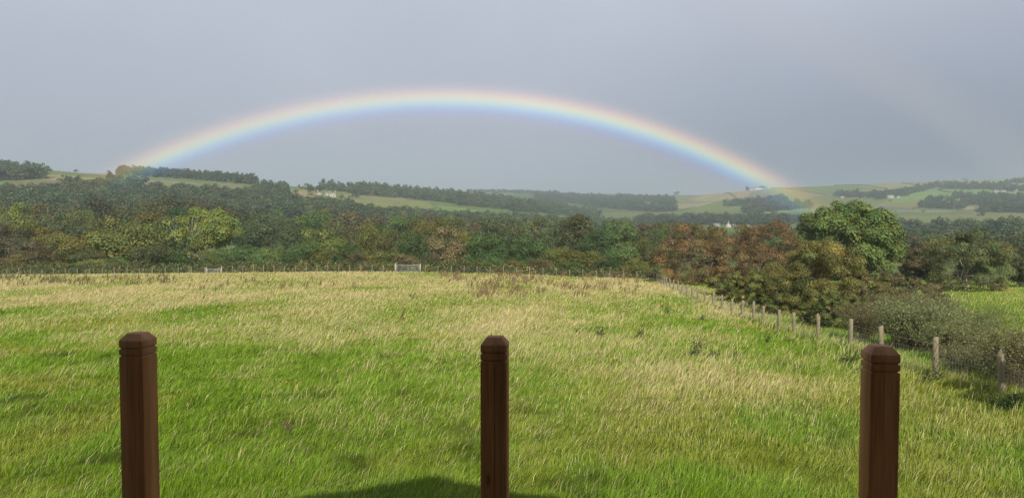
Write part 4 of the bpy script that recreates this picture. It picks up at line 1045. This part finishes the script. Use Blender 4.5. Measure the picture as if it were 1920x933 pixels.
# sheep grazing on the bright pasture
M_wool = mat_simple('wool', [(.3, (.62, .6, .52)), (.7, (.78, .76, .68))], 12, .95, .5)
M_face = mat_simple('sheep_face', [(.3, (.03, .03, .028)), (.7, (.06, .055, .05))], 12, .8, .1)
def sheep_proto():
    mb = MB()
    prof = [(-.62, .05, .74), (-.56, .22, .74), (-.35, .31, .72), (0, .34, .70), (.3, .31, .72), (.48, .22, .78), (.6, .14, .84), (.72, .11, .70), (.84, .08, .52), (.90, .03, .46)]
    mb.tube([(a, 0, c) for a, r, c in prof], [r for a, r, c in prof], 10)
    for sx in (-.38, .34):
        for sy in (-.15, .15): mb.tube([(sx, sy, .6), (sx+.02, sy, .3), (sx, sy, -.02)], [.09, .045, .035], 6)
    o = mb.build('sheep', M_wool, None, True, False); return o.data
SH = sheep_proto()
spots = [(1721,371,'leftmost sheep of the group grazing in the bright hillside pasture'),(1724,372,'second sheep from the left in the grazing group'),(1727,371.5,'third sheep from the left in the grazing group'),
         (1730,373,'sheep a little lower than the others at the right of the grazing group'),(1735,368,'single sheep above and right of the grazing group'),(1748,365,'sheep alone higher up the bright pasture'),(1719,373,'sheep slightly below the left end of the group')]
for px, rw, lb in spots:
    x, y, z = cast(px, rw, 900); o = bpy.data.objects.new('sheep', SH); C.objects.link(o); o.location = (x, y, Hs(x, y)); o.rotation_euler = (0, 0, random.uniform(0, 6)); o.scale = (1.15,)*3
    tag(o, lb, 'sheep', 'sheep grazing on the right hillside')

# ------------------------------------------------------------------ deck with its posts, the lodge behind
def deck_post(label, x, y, ztop, rz, w=.092, crack=False, ww=1.0):
    root_z = ztop
    def section(half, notch=0.0):
        r = .0018
        pts = [(-half, -half+r), (-half+r, -half)]
        if crack:
            c = .004; nd = notch
            pts += [(c-.0016, -half), (c, -half+nd), (c+.0016, -half)]
        pts += [(half-r, -half), (half, -half+r), (half, half-r), (half-r, half), (-half+r, half), (-half, half-r)]
        return pts
    h = w/2; L_ = []
    cr = .010 if crack else 0
    L_.append((-1.75, h, cr)); 
    for z in np.linspace(-1.4, -.085, 10): L_.append((z, h, cr*(.35+.65*abs(math.sin(z*9)))))
    L_ += [(-.0835, h, cr*.3), (-.081, h-.005, .001), (-.078, h-.005, .001), (-.0755, h, .001), (-.075, h, .001), (-.0575, h, .001), (-.057, h, .001), (-.0545, h-.005, .001), (-.0515, h-.005, .001), (-.049, h, .001),
           (-.0485, h, .001), (-.0245, h, .001), (-.0238, h-.0006, .001), (-.0008, h-.0185, .0005), (0, h-.0195, .0003)]
    n = len(section(h)); V = []; Q = []
    for z, hf, nt in L_:
        for a, b in section(hf, nt): V.append((a, b, z))
    for i in range(len(L_)-1):
        for j in range(n): Q.append([i*n+j, i*n+(j+1) % n, (i+1)*n+(j+1) % n, (i+1)*n+j])
    off = (len(L_)-1)*n; V.append((0, 0, 0)); c = len(V)-1
    Tt = [[off+j, off+(j+1) % n, c] for j in range(n)]
    o = mesh_np('deck_post', np.array(V), Q, Tt, M_stain); o.location = (x, y, ztop); o.rotation_euler = (0, 0, rz)
    tag(o, label, 'deck post', 'brown wooden posts at the edge of the deck'); return o
RZ = -R(6.7)
def postat(px, row, D, label, rz, crack=False, w=.092):
    deck_post(label, x_of(px, D, 700), D, z_of(px, row, D), rz, w, crack)
postat(260, 623, 2.74, 'square brown deck post on the left, two of its sides showing', RZ-.01)
postat(928, 630, 2.62, 'square brown deck post in the middle with a long crack down its front', RZ+.03, True)
postat(1650, 647, 2.44, 'square brown deck post on the right in front of the field fence', RZ+.01)
# deck
M_deck = mat_simple('deck_boards', [(.3, (.10, .06, .035)), (.7, (.2, .13, .08))], 3, .8, .4, stretch=(8, 1, 1))
rootd = empty('deck', (0, 0, -1.6)); tag(rootd, 'wooden deck the viewer stands on, behind the three brown posts', 'deck')
mb = MB()
for i in range(40):
    yb = -2.0+i*.125
    yend = 2.95
    if yb < yend-.45: mb.box((0, yb, -.014), (6.2, .118, .028))
mb.build('deck_board', M_deck, rootd)
mb = MB(); mb.box((0, 2.62, -.12), (6.2, .045, .18), RZ); mb.build('fascia_board', M_stain, rootd)
for sx in (-2.9, -1, 1, 2.9):
    for sy in (-1.5, 1.2):
        mb = MB(); mb.box((sx, sy, -.95), (.12, .12, 1.84)); mb.build('deck_leg', M_deck, rootd)
# lodge: its gable roof shades the deck and throws the shadow onto the grass at the bottom of the picture
M_clad = mat_simple('timber_cladding', [(.3, (.22, .2, .16)), (.7, (.34, .31, .26))], 3, .8, .3)
lodge = empty('lodge', (-.38, 0, -1.6)); tag(lodge, 'timber holiday lodge with a gabled roof behind the deck', 'house')
mb = MB(); mb.box((0, -6.6, 1.0), (5.9, 9.0, 2.7)); mb.build('wall', M_clad, lodge)
AP = 2.74+1.6; rw_ = 3.6; sl = .40
def roofslab(name, parent, y0, y1):
    mb = MB()
    for s_ in (-1, 1):
        V = [(0, y0, AP), (s_*rw_, y0, AP-sl*rw_), (s_*rw_, y1, AP-sl*rw_), (0, y1, AP)]
        V2 = [(a, b, c-.14) for a, b, c in V]
        mb.add(V+V2, [[0,1,2,3],[7,6,5,4],[0,4,5,1],[1,5,6,2],[2,6,7,3],[3,7,4,0]])
    return mb.build(name, M_slate, parent)
roofslab('roof', lodge, .8, -11.6)
mb = MB(); mb.add([(-2.95, -2.1, 2.35), (2.95, -2.1, 2.35), (0, -2.1, AP-.16), (-2.95, -2.3, 2.35), (2.95, -2.3, 2.35), (0, -2.3, AP-.16)], [[0,1,4,3],[1,2,5,4],[2,0,3,5]], [[0,2,1],[3,4,5]]); mb.build('gable', M_clad, lodge)
mb = MB(); mb.box((0, -2.07, 1.1), (3.2, .05, 2.1)); mb.build('patio_door', M_glass, lodge)
for s_ in (-1, 1):
    mb = MB(); mb.box((s_*3.0, .6, 1.02), (.14, .14, 2.2)); mb.build('porch_post', M_stain, lodge)

# tree just outside the right of the view, its shadow lies along the foot of the fence
x, y = 12.3, 13.4; z = Hs(x, y); h = 4.0; w = 2.7
root = empty('garden_tree', (x, y, z)); c, cen, br = crown_mesh('crown', 801, w, h, 26, 4200, .12, .2, .2, .4, link=True); c.parent = root; c.color = (.07, .10, .03, 1)
t = trunk_mesh('trunk', 801, h, cen, .13, link=True); t.parent = root
tag(root, 'leafy tree beside the right fence just outside the picture', 'tree')

# ------------------------------------------------------------------ rainbow: the lit band of falling rain, 42 degrees round the point opposite the sun
def rainbow():
    a = np.array([AX, AY, AZ]); u = np.cross(a, [0, 0, 1.]); u /= np.linalg.norm(u); v = np.cross(u, a)     # v points up
    deg = np.linspace(38.6, 44.6, 49); phi = np.radians(np.linspace(-78, 78, 240))
    def spec(d):
        g = lambda c, s, s2=None: np.exp(-((d-c)/np.where(d > c, s2 or s, s))**2)
        d = d-.30
        r = 1.0*g(41.55, .56, .62)+.05*g(39.85, .3)
        gr = .86*g(41.28, .60, .62)+.05*g(42.2, .5)
        b = .74*g(40.82, .42, .46)+.16*g(40.2, .35)+.14*g(41.6, .5, .6)
        return np.stack([r, gr, b], -1)
    V, Cc = [], []
    for R_ in (640.0, 664.0):
        for p in phi:
            ax = u*math.sin(p)+v*math.cos(p)
            dirs = np.cos(np.radians(deg))[:, None]*a+np.sin(np.radians(deg))[:, None]*ax
            el = np.degrees(np.arcsin(dirs[:, 2]))
            f = (sstep(-1.6, .5, el)*.36+.64*sstep(1.4, 3.4, el)) if p > 0 else (sstep(-.5, 2, el)*.12+.88*sstep(2.2, 4.3, el)); f = f*(1+.24*math.sin(p))*(1+.07*math.sin(3.1*p+1)+.05*math.sin(7.3*p))
            V.append(dirs*R_); Cc.append(spec(deg)*f[:, None])
    n = len(deg); m = len(phi); V = np.concatenate(V); Cc = np.concatenate(Cc)
    V2 = V[:m*n]; i = np.arange(m-1)[:, None]; j = np.arange(n-1)[None, :]
    q = np.stack([i*n+j, i*n+j+1, (i+1)*n+j+1, (i+1)*n+j], -1).reshape(-1, 4)
    Q = [q, q[:, ::-1]+m*n]
    o_ = m*n
    jj = np.arange(n-1); ii = np.arange(m-1)
    Q.append(np.stack([jj, jj+1, jj+1+o_, jj+o_], -1)); e = (m-1)*n; Q.append(np.stack([e+jj, e+jj+o_, e+jj+1+o_, e+jj+1], -1))
    Q.append(np.stack([ii*n, ii*n+o_, (ii+1)*n+o_, (ii+1)*n], -1)); Q.append(np.stack([ii*n+n-1, (ii+1)*n+n-1, (ii+1)*n+n-1+o_, ii*n+n-1+o_], -1))
    # drop the part that would lie underground
    Q = np.concatenate(Q)
    el = np.degrees(np.arcsin(V[:, 2]/np.linalg.norm(V, axis=1))); keep = (el[Q].max(1) > -1.8); Q = Q[keep]
    m_, nt, out = newmat('sunlit_rain')
    at = N(nt, 'ShaderNodeAttribute', attribute_name='bow'); em = N(nt, 'ShaderNodeEmission'); em.inputs['Strength'].default_value = BOW
    L(nt, at.outputs['Color'], em.inputs['Color']); tr = N(nt, 'ShaderNodeBsdfTransparent'); ad = N(nt, 'ShaderNodeAddShader')
    L(nt, em.outputs[0], ad.inputs[0]); L(nt, tr.outputs[0], ad.inputs[1]); L(nt, ad.outputs[0], out.inputs['Surface'])
    m_.cycles.emission_sampling = 'NONE'
    o = mesh_np('rainbow', V, Q, None, m_, attrs={'bow': Cc}, smooth=True)
    tag(o, 'wide low rainbow arching over the valley from the left hill to the right hill', 'rainbow')
BOW = .153
rainbow()

# ------------------------------------------------------------------ haze
def haze(dens=.00029):
    m, nt, out = newmat('haze_air')
    v = N(nt, 'ShaderNodeVolumePrincipled'); v.inputs['Density'].default_value = dens; v.inputs['Color'].default_value = (.82, .92, 1.0, 1)
    v.inputs['Anisotropy'].default_value = 0.35
    L(nt, v.outputs[0], out.inputs['Volume'])
    zmin = -40.0
    mb = MB(); mb.box((0, 0, (zmin+150)/2), (19000, 19000, 150-zmin)); o = mb.build('haze', m); tag(o, 'thin pale rain haze lying over the whole valley', 'haze', kind='stuff')
HAZE = True
if HAZE: haze()

# ------------------------------------------------------------------ sky and sun
w = bpy.data.worlds.new('World'); sc.world = w; w.use_nodes = True
nt = w.node_tree; nt.nodes.clear()
out = N(nt, 'ShaderNodeOutputWorld')
sky = N(nt, 'ShaderNodeTexSky', sky_type='NISHITA'); sky.sun_disc = False
SUN_EL = math.asin(-AZ); SUN_AZ = math.atan2(-AX, -AY)          # direction to the sun
sky.sun_elevation = SUN_EL; sky.sun_rotation = SUN_AZ; sky.air_density = 1.2; sky.dust_density = 2.0; sky.altitude = 200
tc = N(nt, 'ShaderNodeTexCoord')
sep = N(nt, 'ShaderNodeSeparateXYZ'); L(nt, tc.outputs['Generated'], sep.inputs[0])
def mr(inp, a, b, c, d, smooth=True):
    m = N(nt, 'ShaderNodeMapRange'); m.interpolation_type = 'SMOOTHSTEP' if smooth else 'LINEAR'
    L(nt, inp, m.inputs[0])
    for i, v in enumerate((a, b, c, d)): m.inputs[i+1].default_value = v
    return m.outputs[0]
# rain cloud in front of us: paler higher up and on the left, slate blue low on the right
CLOUD = [(0.0, (.43, .475, .55)), (.10, (.44, .482, .57)), (.22, (.475, .515, .615)), (.40, (.53, .567, .672)), (1.0, (.58, .61, .70))]
rz_ = ramp(nt, mr(sep.outputs['Z'], 0, .75, 0, 1, False), CLOUD)
nz = noise_node(nt, 1.6, 5, tc.outputs['Generated'], .55)
rn = ramp(nt, nz.outputs['Fac'], [(.3, (.895, .90, .92)), (.7, (1.09, 1.085, 1.07))])
c = mixc(nt, 1.0, rz_.outputs['Color'], rn.outputs['Color'], 'MULTIPLY')
darkr = N(nt, 'ShaderNodeMath', operation='MULTIPLY'); L(nt, mr(sep.outputs['X'], -.1, .5, 0, 1), darkr.inputs[0]); L(nt, mr(sep.outputs['Z'], -.02, .34, 1, 0), darkr.inputs[1])
c = mixc(nt, darkr.outputs[0], c, (.222, .268, .362))
# inside the bow the sky is a little brighter
dt = N(nt, 'ShaderNodeVectorMath', operation='DOT_PRODUCT'); dt.inputs[1].default_value = (AX, AY, AZ); L(nt, tc.outputs['Generated'], dt.inputs[0])
c = mixc(nt, mr(dt.outputs['Value'], math.cos(R(41.5)), math.cos(R(39.0)), 0, .42), c, (.45, .50, .57))
# very faint secondary bow
b1 = mr(dt.outputs['Value'], math.cos(R(54)), math.cos(R(51.5)), 0, 1); b2 = mr(dt.outputs['Value'], math.cos(R(51.0)), math.cos(R(49.5)), 1, 0)
bm = N(nt, 'ShaderNodeMath', operation='MULTIPLY'); L(nt, b1, bm.inputs[0]); L(nt, b2, bm.inputs[1])
bm2 = N(nt, 'ShaderNodeMath', operation='MULTIPLY'); L(nt, bm.outputs[0], bm2.inputs[0]); L(nt, mr(sep.outputs['X'], .1, .45, 0, .2), bm2.inputs[1])
c = mixc(nt, bm2.outputs[0], c, (.55, .52, .50))
bg1 = N(nt, 'ShaderNodeBackground'); L(nt, c, bg1.inputs['Color']); bg1.inputs['Strength'].default_value = 1.0
bg2 = N(nt, 'ShaderNodeBackground'); L(nt, sky.outputs[0], bg2.inputs['Color']); bg2.inputs['Strength'].default_value = .055
mx = N(nt, 'ShaderNodeMixShader'); L(nt, mr(sep.outputs['Y'], -.35, .15, 0, 1), mx.inputs[0])
L(nt, bg2.outputs[0], mx.inputs[1]); L(nt, bg1.outputs[0], mx.inputs[2]); L(nt, mx.outputs[0], out.inputs['Surface'])

sl_ = bpy.data.lights.new('sun', 'SUN'); sl_.energy = 4.9; sl_.angle = R(.6); sl_.color = (1.0, .93, .80)
so = bpy.data.objects.new('sun', sl_); C.objects.link(so); so.rotation_euler = Vector((AX, AY, AZ)).to_track_quat('-Z', 'Y').to_euler()

# ------------------------------------------------------------------ camera
cam = bpy.data.cameras.new('camera'); co = bpy.data.objects.new('camera', cam); C.objects.link(co)
cam.sensor_width = 36; cam.lens = 36*F/1920; cam.clip_start = .05; cam.clip_end = 30000
co.rotation_euler = (PI/2-PITCH, 0, 0); sc.camera = co
sc.render.engine = 'CYCLES'
cy = sc.cycles; cy.max_bounces = 6; cy.diffuse_bounces = 2; cy.glossy_bounces = 2; cy.transmission_bounces = 2; cy.volume_bounces = 1; cy.transparent_max_bounces = 12
cy.use_denoising = True; cy.denoiser = 'OPENIMAGEDENOISE'; cy.denoising_input_passes = 'RGB_ALBEDO_NORMAL'; cy.denoising_prefilter = 'NONE'; cy.sample_clamp_indirect = 4; cy.use_adaptive_sampling = True; cy.adaptive_threshold = .004
cy.use_fast_gi = False; cy.caustics_reflective = False; cy.caustics_refractive = False
sc.view_settings.view_transform = 'Standard'; sc.view_settings.look = 'None'; sc.view_settings.exposure = 0.0; sc.view_settings.gamma = 1
print('TREES', len(TREES), 'woods', nw)
